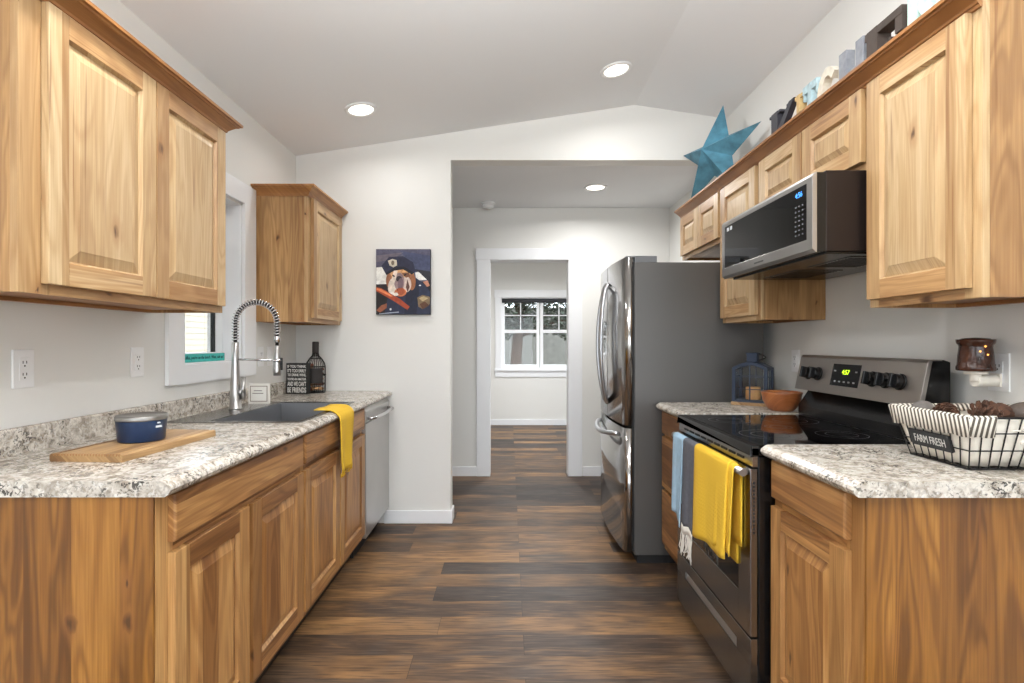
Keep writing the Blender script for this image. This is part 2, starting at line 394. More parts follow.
# living space behind the camera is wider than the kitchen
m = MB(); m.box(XL-.16, -4.0, .08, .2, 0, 2.95); struct('wall_return_left', m, WALL)
m = MB(); m.box(XR+.14, 4.0, .08, .2, 0, 2.95); struct('wall_return_right', m, WALL)
wall_x('wall_living_left', -4.0, -4.14, YR, .2, 2.95, [(-3.2, -1.0, .5, 2.1)])
wall_x('wall_living_right', 4.0, 4.14, YR, .2, 2.95, [(-3.2, -1.0, .5, 2.1)])
m = MB()
m.box(-4.1, -2.9, YR, YR-.14, 0, 3.2); m.box(2.9, 4.1, YR, YR-.14, 0, 3.2); m.box(-2.9, 2.9, YR, YR-.14, 2.3, 3.2)
m.box(-2.9, 2.9, YR, YR-.14, 0, .06); struct('wall_rear', m, WALL)
m = MB()
for x in (-2.9, -1.0, .92, 2.82): m.box(x, x+.08, YR-.02, YR-.1, .06, 2.3)
m.box(-2.9, 2.9, YR-.02, YR-.1, .06, .14); m.box(-2.9, 2.9, YR-.02, YR-.1, 2.22, 2.3); struct('window_3', m, VINYL)
# gabled ceiling over kitchen and living space
m = MB(); xa = -4.2; xb = 4.2
m.prism([(xa, zc(xa)), (RX, RZ), (RX, RZ+.15), (xa, zc(xa)+.15)], 'y', YR-.2, YM); struct('ceiling_left', m, CEIL)
m = MB(); m.prism([(RX, RZ), (xb, zc(xb)), (xb, zc(xb)+.15), (RX, RZ+.15)], 'y', YR-.2, YM); struct('ceiling_right', m, CEIL)
# wall with the wide opening to the hall
XO, ZO = -.403, 2.5055
m = MB()
m.box(XL-.02, XO, YM, YM+T, 0, ZO)
m.prism([(XL-.02, ZO), (XR+.02, ZO), (XR+.02, zc(XR)+.05), (RX, RZ+.05), (XL-.02, zc(XL)+.05)], 'y', YM, YM+T)
struct('wall_middle', m, WALL)
m = MB(); m.box(XL-.1, XR+.1, YM+T, YB, 2.505, 2.62); struct('ceiling_hall', m, CEIL)
# hall wall with the doorway
DX0, DX1, DZ = -.187, .565, 2.03
m = MB(); m.box(XL-.16, DX0, YB, YB+T, 0, 2.62); m.box(DX1, XR+.14, YB, YB+T, 0, 2.62); m.box(DX0, DX1, YB, YB+T, DZ, 2.62)
struct('wall_back', m, WALL)
# far room
FX0, FX1 = -1.6, 2.4
WF = (-.12, 1.06, .85, 1.93)
m = MB(); m.box(FX0, WF[0], YF, YF+T, 0, 2.62); m.box(WF[1], FX1, YF, YF+T, 0, 2.62)
m.box(WF[0], WF[1], YF, YF+T, 0, WF[2]); m.box(WF[0], WF[1], YF, YF+T, WF[3], 2.62); struct('wall_far', m, WALL)
m = MB(); m.box(FX0, FX0-.1, YB+T, YF+T, 0, 2.62); struct('wall_far_left', m, WALL)
wall_x('wall_far_right', FX1, FX1+.1, YB+T, YF+T, 2.62, [(5.9, 7.3, .85, 2.0)])
m = MB(); m.box(FX0, FX1, YB+T, YF, 2.46, 2.6); struct('ceiling_far', m, CEIL)

# baseboards
def baseboard(name, pieces):
    m = MB()
    for (x0, x1, y0, y1) in pieces: m.box(x0, x1, y0, y1, 0, .09)
    return struct(name, m, TRIM, bevel=.004)
baseboard('baseboard_middle', [(-.86, XO+.013, YM-.013, YM), (XO, XO+.013, YM, YM+T)])
baseboard('baseboard_back', [(XL, -.302, YB-.013, YB), (.69, XR, YB-.013, YB)])
baseboard('baseboard_far', [(FX0, FX1, YF-.013, YF)])
# door casing of the doorway
m = MB()
m.box(-.302, DX0+.012, YB-.018, YB, 0, DZ); m.box(DX1-.012, .682, YB-.018, YB, 0, DZ)
m.box(-.312, .692, YB-.022, YB, DZ-.012, DZ+.095)
m.box(DX0, DX0+.012, YB, YB+T, 0, DZ-.012); m.box(DX1-.012, DX1, YB, YB+T, 0, DZ-.012); m.box(DX0, DX1, YB, YB+T, DZ-.012, DZ)
m.box(-.302+.002, DX0+.012, YB+T, YB+T+.018, 0, DZ); m.box(DX1-.012, .68, YB+T, YB+T+.018, 0, DZ); m.box(-.31, .69, YB+T, YB+T+.018, DZ, DZ+.09)
struct('trim_1', m, TRIM, bevel=.003)

# kitchen window over the sink
ya, yb, za, zb = WIN
m = MB(); t = .112; xo = XL + .018
m.box(XL, xo, ya-t, ya, za-.085, zb+.11); m.box(XL, xo, yb, yb+t+.018, za-.085, zb+.11)
m.box(XL, xo, ya, yb, za-.085, za); m.box(XL, xo, ya, yb, zb, zb+.11)
jx = XL - .15
m.box(jx, XL, ya, ya+.012, za, zb); m.box(jx, XL, yb-.012, yb, za, zb); m.box(jx, XL, ya, yb, za-.004, za+.006); m.box(jx, XL, ya, yb, zb-.012, zb)
wt = thing('window_1', 'white trimmed kitchen window over the sink', 'window', (XL, (ya+yb)/2, za)); wt['kind'] = 'structure'
sub(m, 'window_frame', TRIM, wt, .002)
m = MB(); fx0, fx1 = XL-.15, XL-.10
for (a, b_) in ((ya+.012, ya+.06), (yb-.075, yb-.012)): m.box(fx0, fx1, a, b_, za+.006, zb-.012)
m.box(fx0, fx1, ya+.06, yb-.075, za+.006, za+.05); m.box(fx0, fx1, ya+.06, yb-.075, zb-.055, zb-.012)
m.box(fx0, fx1-.01, ya+.115, ya+.123, za+.05, zb-.055)
sub(m, 'sash', VINYL, wt, .002)
m = MB(); m.box(fx0+.012, fx0+.018, ya+.05, yb-.06, za+.04, zb-.045); sub(m, 'pane', GLASS, wt)
m = MB(); m.box(fx1-.022, fx1-.006, yb-.092, yb-.075, za+.05, zb-.055); sub(m, 'weatherstrip', BLACKM, wt, label='dark rubber weatherstrip')

# far room window
x0, x1, z0, z1 = WF
wt = thing('window_2', 'white double window with a dark rolled shade in the far room', 'window', ((x0+x1)/2, YF, z0)); wt['kind'] = 'structure'
m = MB(); y0 = YF-.02
m.box(x0-.09, x0, y0, YF, z0-.02, z1); m.box(x1, x1+.09, y0, YF, z0-.02, z1); m.box(x0-.1, x1+.1, y0-.004, YF, z1, z1+.115)
m.box(x0-.1, x1+.1, y0-.03, YF, z0-.03, z0); m.box(x0-.09, x1+.09, y0, YF, z0-.12, z0-.03)
m.box(x0, x0+.01, YF, YF+T, z0, z1); m.box(x1-.01, x1, YF, YF+T, z0, z1); m.box(x0, x1, YF, YF+T, z1-.01, z1); m.box(x0, x1, YF, YF+T, z0, z0+.01)
sub(m, 'window_frame', TRIM, wt, .003)
xm = (x0+x1)/2; zr = 1.42
m = MB(); ys, ye = YF+.05, YF+.085
for a in (x0+.01, xm-.05, xm+.005, x1-.055): m.box(a, a+.045, ys, ye, z0+.01, z1-.01)
for (a, b_) in ((x0+.055, xm-.05), (xm+.05, x1-.055)):
    m.box(a, b_, ys, ye, z0+.01, z0+.065); m.box(a, b_, ys, ye, zr-.025, zr+.025); m.box(a, b_, ys, ye, z1-.05, z1-.01)
sub(m, 'sash', VINYL, wt, .003)
for (a, b_) in ((x0+.05, xm-.045), (xm+.045, x1-.05)):
    m = MB(); m.box(a, b_, ys+.014, ys+.02, z0+.055, z1-.04); sub(m, 'pane', GLASS, wt)
m = MB(); m.tube([(x0+.012, YF+.025, z1-.045), (x1-.012, YF+.025, z1-.045)], .03, 14); m.box(x0+.012, x1-.012, YF+.02, YF+.026, z1-.075, z1-.045)
o = sub(m, 'roller_shade', plain('charcoal_shade', (62, 64, 68), .8), wt)
for (a, b_) in ((x0+.055, xm-.05), (xm+.05, x1-.055)):
    m = MB(); m.box((a+b_)/2-.008, (a+b_)/2+.008, ys+.01, ys+.016, zr+.025, z1-.05); m.box(a, b_, ys+.01, ys+.016, 1.655, 1.671)
    sub(m, 'muntin', VINYL, wt)

# ------------------------------------------------------------ lamps in the ceilings
LAMPM = emit('lit_diffuser', (255, 246, 232), 6.0)
def recessed(x, y, label, flat=None, watts=LAMP_W, group='round recessed ceiling lights'):
    z = flat if flat else zc(x)
    ang = 0 if flat else math.atan(SL)*(-1 if x < RX else 1)
    t = thing('recessed_light', label, 'ceiling light', (x, y, z), group)
    t.rotation_euler = (0, ang, 0)
    WORLD[t.name] = (0, 0, 0)
    m = MB(); m.lathe([(.094, -.001), (.094, -.005), (.088, -.009), (.074, -.010), (.070, -.003)], (0,0,0), 40); sub(m, 'trim_ring', WHITEP, t)
    m = MB(); m.lathe([(0.0001, -.0045), (.070, -.0045), (.070, -.003), (.0001, -.003)], (0,0,0), 40); sub(m, 'diffuser', LAMPM, t)
    ld = bpy.data.lights.new('lamp', 'AREA'); ld.shape = 'DISK'; ld.size = .135; ld.energy = watts; ld.color = (1, .995, .985); ld.spread = R(165)
    lo = bpy.data.objects.new('bulb', ld); C.objects.link(lo); lo.parent = t; lo.location = (0, 0, -.012)
    return t
recessed(-.874, 3.165, 'left of the two round recessed lights in the sloped kitchen ceiling', None, 3.5)
recessed(.629, 3.15, 'right of the two round recessed lights in the sloped kitchen ceiling', None, 5)
recessed(.70, 4.336, 'round recessed light in the low flat hall ceiling', 2.505, 13)
for i, (x, y) in enumerate([(-.874, 1.35), (.629, 1.35), (-.874, -.6), (.629, -.6), (-2.2, -2.4), (0, -2.4), (2.2, -2.4)]):
    recessed(x, y, 'added round recessed light overhead behind the camera'  if y < 1 else 'added round recessed light overhead near the camera', None, 9 if y > 1 else LAMP_W, 'added recessed lights outside the view')  # lamps added out of view to light the kitchen and living space
# unseen lamp added to brighten the far room
recessed(.3, 6.5, 'added round recessed light in the far room ceiling', 2.46, 34)

m = MB(); c = (-.19, 4.83, 2.505)
t = thing('smoke_detector', 'small round white smoke detector on the hall ceiling', 'smoke detector', c)
m.lathe([(.066, 0), (.066, -.012), (.058, -.016)], c, 32); sub(m, 'base', WHITEP, t)
m = MB(); m.lathe([(.050, -.016), (.052, -.034), (.044, -.044), (.0001, -.046)], c, 32); sub(m, 'cover', WHITEP, t)

# ------------------------------------------------------------ cabinet builders
def raised_door(mb, X, s, y0, y1, z0, z1, th=.02, st=.062, rl=.06, mats=(0, 1, 2)):
    """raised-panel door on the plane x = X facing the aisle (s = direction from the face towards the wall)"""
    a, b = X, X + s*th
    mu, ml, mp = mats
    mb.box(a, b, y0, y0+st, z0, z1, mu); mb.box(a, b, y1-st, y1, z0, z1, mu)
    mb.box(a, b, y0+st, y1-st, z0, z0+rl, ml); mb.box(a, b, y0+st, y1-st, z1-rl, z1, ml)
    iy0, iy1, iz0, iz1 = y0+st, y1-st, z0+rl, z1-rl
    # beaded inner edge of the frame
    e = .006; f = a + s*.006
    def ring(o, i, xo, xi, m):
        (oy0, oy1, oz0, oz1), (ny0, ny1, nz0, nz1) = o, i
        O = [(xo,oy0,oz0),(xo,oy1,oz0),(xo,oy1,oz1),(xo,oy0,oz1)]; I = [(xi,ny0,nz0),(xi,ny1,nz0),(xi,ny1,nz1),(xi,ny0,nz1)]
        mb.add(O + I, [(k, (k+1) % 4, 4+(k+1) % 4, 4+k) for k in range(4)], m)
    ring((iy0, iy1, iz0, iz1), (iy0+e, iy1-e, iz0+e, iz1-e), a + s*.001, a + s*.012, mu)
    # panel: groove, wide bevel, raised field
    bw = min(.034, (iz1-iz0)*.2, (iy1-iy0)*.22)
    ring((iy0, iy1, iz0, iz1), (iy0+.006, iy1-.006, iz0+.006, iz1-.006), a + s*.0125, a + s*.0125, mp)
    ring((iy0+.005, iy1-.005, iz0+.005, iz1-.005), (iy0+bw, iy1-bw, iz0+bw, iz1-bw), a + s*.0125, a + s*.0035, mp)
    ring((iy0+bw, iy1-bw, iz0+bw, iz1-bw), (iy0+bw+.003, iy1-bw-.003, iz0+bw+.003, iz1-bw-.003), a + s*.0035, a + s*.002, mp)
    g = bw+.003
    mb.add([(a+s*.002, iy0+g, iz0+g), (a+s*.002, iy1-g, iz0+g), (a+s*.002, iy1-g, iz1-g), (a+s*.002, iy0+g, iz1-g)], [(0,1,2,3)], mp)
    mb.box(b - s*.003, b, iy0-.002, iy1+.002, iz0-.002, iz1+.002, mp)
def slab_front(mb, X, s, y0, y1, z0, z1, th=.02, m=0):
    """drawer front with a small chamfered edge"""
    c = .004; a, b = X, X + s*th; a2 = X + s*c
    v = [(b,y0,z0),(b,y1,z0),(b,y1,z1),(b,y0,z1),(a2,y0,z0),(a2,y1,z0),(a2,y1,z1),(a2,y0,z1),
         (a,y0+c,z0+c),(a,y1-c,z0+c),(a,y1-c,z1-c),(a,y0+c,z1-c)]
    f = [(0,1,2,3),(8,9,10,11)] + [(k,(k+1)%4,4+(k+1)%4,4+k) for k in range(4)] + [(4+k,4+(k+1)%4,8+(k+1)%4,8+k) for k in range(4)]
    mb.add(v, f, m)
CT = .8755
def base_cabinet(side, wallx, frame, y0, y1, label, drawers, doors, end=None, name='base_cabinet'):
    """side -1 left, +1 right; frame = x of the face frame; drawers/doors: (y0, y1, z0, z1) in cabinet fractions"""
    s = side; wx = wallx - s*.002
    t = thing(name, label, 'cabinet', ((frame+wx)/2, (y0+y1)/2, 0))
    g = .0008; a, b = y0+g, y1-g
    m = MB(); f2 = frame + s*.019
    m.box(f2, wx, a, a+.016, .11, CT); m.box(f2, wx, b-.016, b, .11, CT)
    m.box(f2+s*.055, wx, a, a+.016, 0, .11); m.box(f2+s*.055, wx, b-.016, b, 0, .11)
    m.box(f2, wx, a+.016, b-.016, .11, .126); m.box(wx-s*.006, wx, a+.016, b-.016, .126, CT)
    sub(m, 'carcass', [VZ], t)
    m = MB(); m.box(f2+s*.052, f2+s*.064, a, b, 0, .108); sub(m, 'toe_kick', plain('toe_kick_black', (46, 38, 32), .6), t)
    m = MB()
    m.box(frame, f2, a, a+.065, .11, CT, 0); m.box(frame, f2, b-.045, b, .11, CT, 0)
    m.box(frame, f2, a+.065, b-.045, CT-.03, CT, 1); m.box(frame, f2, a+.065, b-.045, .11, .15, 1); m.box(frame, f2, a+.065, b-.045, .715, .76, 1)
    if len(doors) == 2: m.box(frame, f2, (a+b)/2-.03, (a+b)/2+.03, .15, .715, 0)
    sub(m, 'face_frame', [BZ, BY], t, .001)
    X = frame - s*.02
    for (p, q, z0, z1) in drawers:
        m = MB(); slab_front(m, X, s, p, q, z0, z1); sub(m, 'drawer_front', [BY], t, .0015)
    for (p, q, z0, z1) in doors:
        m = MB(); raised_door(m, X, s, p, q, z0, z1); sub(m, 'door', [BZ, BY, BP], t, .0015)
    if end:
        m = MB(); m.box(frame+s*.001, wx, a-.0075, a-.0002, 0, CT); sub(m, 'end_panel', [VZ], t, .001)
    return t
DT, DB, RT, RB = .722, .145, .868, .748
LF, RF = -.848, .861
Y0, Y1, Y2, Y3 = 1.286, 2.175, 3.090, 3.695
base_cabinet(-1, XL, LF, Y0, Y1, 'left base cabinet nearest the camera with one wide drawer over two doors',
             [(Y0+.045, Y1-.012, RB, RT)], [(Y0+.045, 1.712, DB, DT), (1.735, Y1-.012, DB, DT)], end=True)
base_cabinet(-1, XL, LF, Y1, Y2, 'left sink base cabinet beside the dishwasher with a yellow towel over its front',
             [(Y1+.012, Y2-.012, RB, RT)], [(Y1+.012, 2.625, DB, DT), (2.64, Y2-.012, DB, DT)])
N0, N1 = 1.30, 1.735
base_cabinet(1, XR, RF, N0, N1, 'right base cabinet nearest the camera with a drawer over one door',
             [(N0+.045, N1-.012, RB, RT)], [(N0+.045, N1-.012, DB, DT)], end=True)
M0, M1 = 2.515, 2.965
base_cabinet(1, XR, RF, M0, M1, 'narrow three drawer base cabinet between the range and the fridge',
             [(M0+.012, M1-.012, RB, RT), (M0+.012, M1-.012, .455, .732), (M0+.012, M1-.012, .145, .439)], [], name='drawer_base_cabinet')

# countertops: bevelled front profile swept along the run, with backsplash
def counter_prof(front, back, s):
    """(x, z) polygon: front edge with a big top bevel and small bottom curve"""
    e = front
    return [(e + s*.014, .876), (e + s*.004, .884), (e, .893), (e + s*.003, .901), (e + s*.016, .911), (e + s*.026, .914), (back, .914), (back, .876)]
CF = -.805
SK = (2.215, 2.965, -.868, -1.405)     # sink cut-out: y0, y1, x front, x back
t = thing('countertop', 'speckled granite left countertop with a low backsplash around the sink', 'countertop', (-1.14, 2.47, .876))
m = MB(); p = counter_prof(CF, XL+.002, -1); YA = Y0-.012; YE = YM-.002
m.prism(p, 'y', YA, SK[0]); m.prism(p, 'y', SK[1], YE)
m.prism(counter_prof(CF, SK[2], -1), 'y', SK[0], SK[1]); m.box(SK[3], XL+.002, SK[0], SK[1], .876, .914)
sub(m, 'slab', GRANITE, t)
m = MB(); m.prism([(XL+.002, .9142), (XL+.022, .9142), (XL+.022, .986), (XL+.018, .992), (XL+.002, .992)], 'y', YA, YE-.02); sub(m, 'backsplash', GRANITE, t)
def counter_right(y0, y1, label):
    m = MB(); m.prism(counter_prof(.815, XR-.002, 1), 'y', y0, y1)
    o = m.build('countertop', GRANITE); origin_to(o, (1.16, (y0+y1)/2, .876)); tag(o, label, 'countertop'); return o
counter_right(N0-.03, N1+.004, 'speckled granite right countertop nearest the camera under the wire basket')
counter_right(M0-.004, M1+.01, 'small granite countertop between range and fridge under the wooden bowl')

# upper cabinets
CROWN = [(0, -.034), (.007, -.034), (.009, -.026), (.013, -.025), (.015, -.018), (.030, -.004), (.040, .004), (.046, .005), (.048, .010), (.056, .011), (.057, .021), (0, .021)]
def upper_cabinet(side, wallx, y0, y1, zb, zt, label, doors, xdoor=None, crown=None, ends=True, name='wall_cabinet', reveal=.02):
    s = side; frame = wallx - s*.305; wx = wallx - s*.002
    t = thing(name, label, 'cabinet', ((frame+wx)/2, (y0+y1)/2, zb))
    g = .0008; a, b = y0+g, y1-g; f2 = frame + s*.019
    m = MB(); rb = zb + .012
    m.box(f2, wx, a, a+.014, zb, zt, 0); m.box(f2, wx, b-.014, b, zb, zt, 0)
    m.box(f2, wx, a+.014, b-.014, rb, rb+.012, 1); m.box(f2, wx, a+.014, b-.014, zt-.012, zt, 1); m.box(wx-s*.006, wx, a+.014, b-.014, rb, zt, 1)
    m.box(wx-s*.03, wx-s*.006, a+.014, b-.014, zb, rb, 1)
    sub(m, 'carcass', [VU, WDARK], t, .001)
    m = MB()
    sw = max(.042, doors[0][0]-a+.025)
    m.box(frame, f2, a, a+sw, zb, zt, 0); m.box(frame, f2, b-.042, b, zb, zt, 0)
    m.box(frame, f2, a+sw, b-.042, zb, zb+.04, 1); m.box(frame, f2, a+sw, b-.042, zt-.045, zt, 1)
    if len(doors) == 2:
        c = (doors[0][1]+doors[1][0])/2; m.box(frame, f2, c-.025, c+.025, zb+.04, zt-.045, 0)
    sub(m, 'face_frame', [WZ, WY], t, .001)
    for (p, q) in doors:
        m = MB(); raised_door(m, frame - s*.021, s, p, q, zb+.026, zt-.034, st=min(.062, (q-p)*.24)); sub(m, 'door', [WZ, WY, WP], t, .0015)
    if crown:
        m = MB(); m.sweep([(o, zt+z) for o, z in CROWN], crown(frame, a, b, wx)); sub(m, 'crown_moulding', WCROWN, t)
    return t
VU = wood('upper_hickory_veneer', 'z', (214, 174, 122), (188, 146, 96), (140, 100, 60), stave=.1, staves=.36, contrast=1.5)
ZB, ZT, ZS = 1.365, 2.127, 1.822
# sweep normals point left of travel: travel so that 'out' faces the aisle
upper_cabinet(-1, XL, 1.27, 2.18, ZB, ZT, 'large two door wall cabinet on the left nearest the camera', [(1.333, 1.738), (1.744, 2.165)],
              crown=lambda f, a, b, wx: [(wx, b), (f, b), (f, a), (wx, a)])
upper_cabinet(-1, XL, 3.10, YM-.002, ZB, ZT, 'single door wall cabinet in the left far corner by the window', [(3.145, YM-.03)],
              crown=lambda f, a, b, wx: [(f, b), (f, a), (wx, a)])
U0, U1, U2, U3, U4 = 1.352, 1.775, 2.535, 2.995, YM-.004
upper_cabinet(1, XR, U0, U1, ZB-.006, ZT, 'tall single door wall cabinet on the right nearest the camera', [(U0+.028, U1-.014)])
upper_cabinet(1, XR, U1, U2, ZS, ZT, 'short two door wall cabinet above the microwave', [(U1+.016, (U1+U2)/2-.006), ((U1+U2)/2+.006, U2-.014)])
upper_cabinet(1, XR, U2, U3, ZB-.012, ZT, 'tall narrow wall cabinet between microwave and fridge', [(U2+.03, U3-.014)])
upper_cabinet(1, XR, U3, U4, ZS-.011, ZT, 'short two door wall cabinet above the fridge', [(U3+.02, (U3+U4)/2-.003), ((U3+U4)/2+.003, U4-.02)])
m = MB(); f = XR-.305
m.sweep([(o, ZT+z) for o, z in CROWN], [(f, U0), (f, U4)])
o = m.build('crown_moulding', WCROWN); origin_to(o, (f, (U0+U4)/2, ZT)); tag(o, 'long wooden crown moulding along the top of the right wall cabinets', 'moulding')

# ------------------------------------------------------------ dishwasher
t = thing('dishwasher', 'stainless steel dishwasher at the far end of the left counter', 'dishwasher', (-1.14, 3.39, 0))
a, b = Y2+.004, Y3-.004
m = MB(); m.box(-.862, XL+.06, a, b, .10, .868); sub(m, 'tub', GREYP, t)
m = MB(); m.box(-.90, -.92, a, b, 0.0, .105); sub(m, 'toe_kick', BLACKM, t)
m = MB(); m.box(-.826, -.861, a, b, .112, .775); m.prism([(-.861, .78), (-.826, .78), (-.826, .846), (-.84, .868), (-.861, .868)], 'y', a, b)
sub(m, 'door', STEEL, t, .003)
m = MB(); zz = .803
pts = [(-.826, a+.05, zz), (-.800, a+.055, zz), (-.787, a+.085, zz), (-.782, (a+b)/2, zz), (-.787, b-.085, zz), (-.800, b-.055, zz), (-.826, b-.05, zz)]
m.tube(pts, .011, 12, r2=1.3); sub(m, 'handle', CHROME, t)

# ------------------------------------------------------------ sink and faucet
y0, y1, xf, xb = SK
t = thing('kitchen_sink', 'large stainless steel drop in sink set in the left countertop', 'sink', (-1.13, 2.59, .69))
m = MB(); r = .012; bx0, bx1, by0, by1 = -1.25, xf-.010, y0+.022, y1-.022
# flange and faucet deck
m.box(xb-r, xf+r, y0-r, by0, .9143, .918); m.box(xb-r, xf+r, by1, y1+r, .9143, .918)
m.box(bx1, xf+r, by0, by1, .9143, .918); m.box(xb-r, bx0, by0, by1, .9143, .918); sub(m, 'deck', STEELD, t, .0012)
m = MB(); zbt = .70; th = .004
m.box(bx0-th, bx0, by0-th, by1+th, zbt, .9143); m.box(bx1, bx1+th, by0-th, by1+th, zbt, .9143)
m.box(bx0, bx1, by0-th, by0, zbt, .9143); m.box(bx0, bx1, by1, by1+th, zbt, .9143); m.box(bx0-th, bx1+th, by0-th, by1+th, zbt-th, zbt)
sub(m, 'basin', SINKM, t)
m = MB(); c = (-1.08, 2.6, zbt); m.lathe([(.045, .0005), (.045, .004), (.036, .003), (.0001, .002)], c, 28); sub(m, 'drain', CHROME, t)

fx, fy = -1.345, 2.635; t = thing('kitchen_faucet', 'tall steel spring neck pull down faucet behind the sink', 'faucet', (fx, fy, .918))
m = MB(); m.lathe([(.031, 0), (.031, .006), (.027, .010), (.024, .09), (.020, .17), (.0165, .25), (.0165, .325), (.013, .33)], (fx, fy, .918), 28)
sub(m, 'body', STEEL, t)
# arch path of the spring neck
hx = fx + .205; top = 1.345; rad = (hx-fx)/2
path = [(fx, fy, 1.243 + k*.012) for k in range(int((top-1.243)/.012)+1)]
path += [(fx + rad - rad*math.cos(a), fy, top + rad*.97*math.sin(a)) for a in [math.pi*k/36 for k in range(1, 37)]]
path += [(hx, fy, top - k*.01) for k in range(1, 8)]
P = [Vector(p) for p in path]
m = MB(); m.tube(P, .0085, 10); sub(m, 'hose', BLACKM, t)
d = [0]
for i in range(1, len(P)): d.append(d[-1] + (P[i]-P[i-1]).length)
def at(u):
    for i in range(1, len(P)):
        if d[i] >= u: return P[i-1].lerp(P[i], (u-d[i-1])/(d[i]-d[i-1])), (P[i]-P[i-1]).normalized()
    return P[-1], (P[-1]-P[-2]).normalized()
pts = []; turns = 34; n = turns*12; u0 = .01; u1 = d[-1]-.005
for k in range(n+1):
    q, tg = at(u0 + (u1-u0)*k/n); A = Vector((0,1,0)); B = tg.cross(A); ph = 2*math.pi*turns*k/n
    pts.append(q + (A*math.cos(ph) + B*math.sin(ph))*.0132)
m = MB(); m.tube(pts, .0034, 6); sub(m, 'spring_coil', CHROME, t)
m = MB(); m.lathe([(.0125, .29-.012), (.0155, .285-.012), (.0155, .262-.012), (.010, .256-.012)][::-1], (hx, fy, 1.0), 20)
sub(m, 'collar', CHROME, t)
m = MB(); m.tube([(hx, fy, 1.275), (hx, fy, 1.225)], .008, 12); sub(m, 'hose_end', BLACKM, t)
m = MB(); m.lathe([(.0001, -.001), (.018, 0), (.020, .02), (.0165, .085), (.0125, .14), (.010, .148)], (hx, fy, 1.083), 24); sub(m, 'spray_head', STEEL, t)
m = MB(); m.box(hx+.015, hx+.026, fy-.006, fy+.006, 1.11, 1.17); sub(m, 'spray_button', BLACKM, t, .002)
m = MB(); m.tube([(fx, fy, 1.163), (hx-.012, fy, 1.158)], .0055, 12); m.lathe([(.021, -.007), (.0235, 0), (.021, .007)], (hx, fy, 1.157), 22); sub(m, 'docking_arm', CHROME, t)
m = MB(); m.tube([(fx+.018, fy, 1.0), (fx+.036, fy, 1.0)], .016, 18); m.tube([(fx+.036, fy, .965), (fx+.037, fy+.006, 1.075)], [.0125, .010], 16); sub(m, 'handle', STEEL, t)

# ------------------------------------------------------------ range
RY0, RY1 = 1.745, 2.507; dX = .787
t = thing('kitchen_range', 'freestanding black and stainless electric range with hanging towels', 'range', (1.13, 2.126, 0))
m = MB(); m.box(.812, 1.44, RY0, RY1, .04, .872); sub(m, 'body', BLACK, t, .003)
for (x, y) in ((.86, RY0+.06), (.86, RY1-.06), (1.40, RY0+.06), (1.40, RY1-.06)):
    m = MB(); m.lathe([(.018, 0), (.018, .012), (.010, .014), (.010, .04)], (x, y, 0), 14); sub(m, 'foot', BLACKM, t)
m = MB(); m.box(dX+.002, 1.355, RY0, RY1, .874, .903, 0); m.box(dX+.002, dX+.03, RY0, RY1, .874, .909, 0); sub(m, 'cooktop_frame', BLACK, t, .004)
m = MB(); m.box(dX+.03, 1.355, RY0+.008, RY1-.008, .9035, .910); gl = sub(m, 'cooktop_glass', GLASSB, t, .001)
m = MB()
RINGM = plain('burner_ring_grey', (84, 84, 88), .3)
for (cx, cy, rr) in ((.95, 1.95, .105), (.95, 2.31, .085), (1.21, 1.95, .085), (1.21, 2.31, .11), (1.07, 2.13, .05)):
    m = MB()
    for q in (rr, rr*.62):
        vs = []; fs = []; k = 56
        for j in range(k):
            a = 2*math.pi*j/k
            vs += [(cx+q*math.cos(a), cy+q*math.sin(a), .9103), (cx+(q-.0016)*math.cos(a), cy+(q-.0016)*math.sin(a), .9103)]
        for j in range(k): fs.append((2*j, 2*((j+1) % k), 2*((j+1) % k)+1, 2*j+1))
        m.add(vs, fs)
    sub(m, 'burner_ring', RINGM, gl)
# vent strip
m = MB(); m.box(dX+.008, .814, RY0+.004, RY1-.004, .838, .872, 0)
for k in range(9): y = RY0+.07+k*.07; m.box(dX+.006, dX+.0085, y, y+.052, .852, .860, 1)
sub(m, 'vent_strip', [STEELD, DARKHOLE], t)
# oven door with dark window
m = MB(); z0, z1 = .283, .832; wy0, wy1, wz0, wz1 = RY0+.095, RY1-.095, .40, .745
d2 = dX+.024
m.box(dX, d2, RY0+.003, wy0, z0, z1); m.box(dX, d2, wy1, RY1-.003, z0, z1); m.box(dX, d2, wy0, wy1, z0, wz0); m.box(dX, d2, wy0, wy1, wz1, z1)
dr = sub(m, 'oven_door', STEELD, t, .0025)
m = MB(); m.box(dX+.0025, d2, wy0, wy1, wz0, wz1); sub(m, 'oven_window', GLASSB, dr)
m = MB()
for k in range(14): z = .62 + k*.0125; m.box(dX+.009, dX+.014, RY0+.0022, RY0+.0036, z, z+.007)
sub(m, 'side_vents', DARKHOLE, dr)
hX = .768; hz = .818
m = MB(); m.tube([(hX, RY0+.012, hz), (hX, RY1-.012, hz)], .0125, 16)
for y in (RY0+.03, RY1-.03): m.tube([(dX+.001, y, hz), (hX, y, hz)], .011, 14)
sub(m, 'handle', STEEL, dr)
m = MB(); z0, z1 = .048, .276
m.box(dX, d2, RY0+.003, RY1-.003, z0, .19); m.box(dX, d2, RY0+.003, RY1-.003, .228, z1)
m.box(dX, d2, RY0+.003, RY0+.11, .19, .228); m.box(dX, d2, RY1-.11, RY1-.003, .19, .228)
dw = sub(m, 'storage_drawer', STEELD, t, .002)
m = MB(); m.prism([(dX+.016, .19), (dX+.003, .19), (dX+.016, .228)][::-1], 'y', RY0+.11, RY1-.11); sub(m, 'drawer_grip', STEEL, dw)
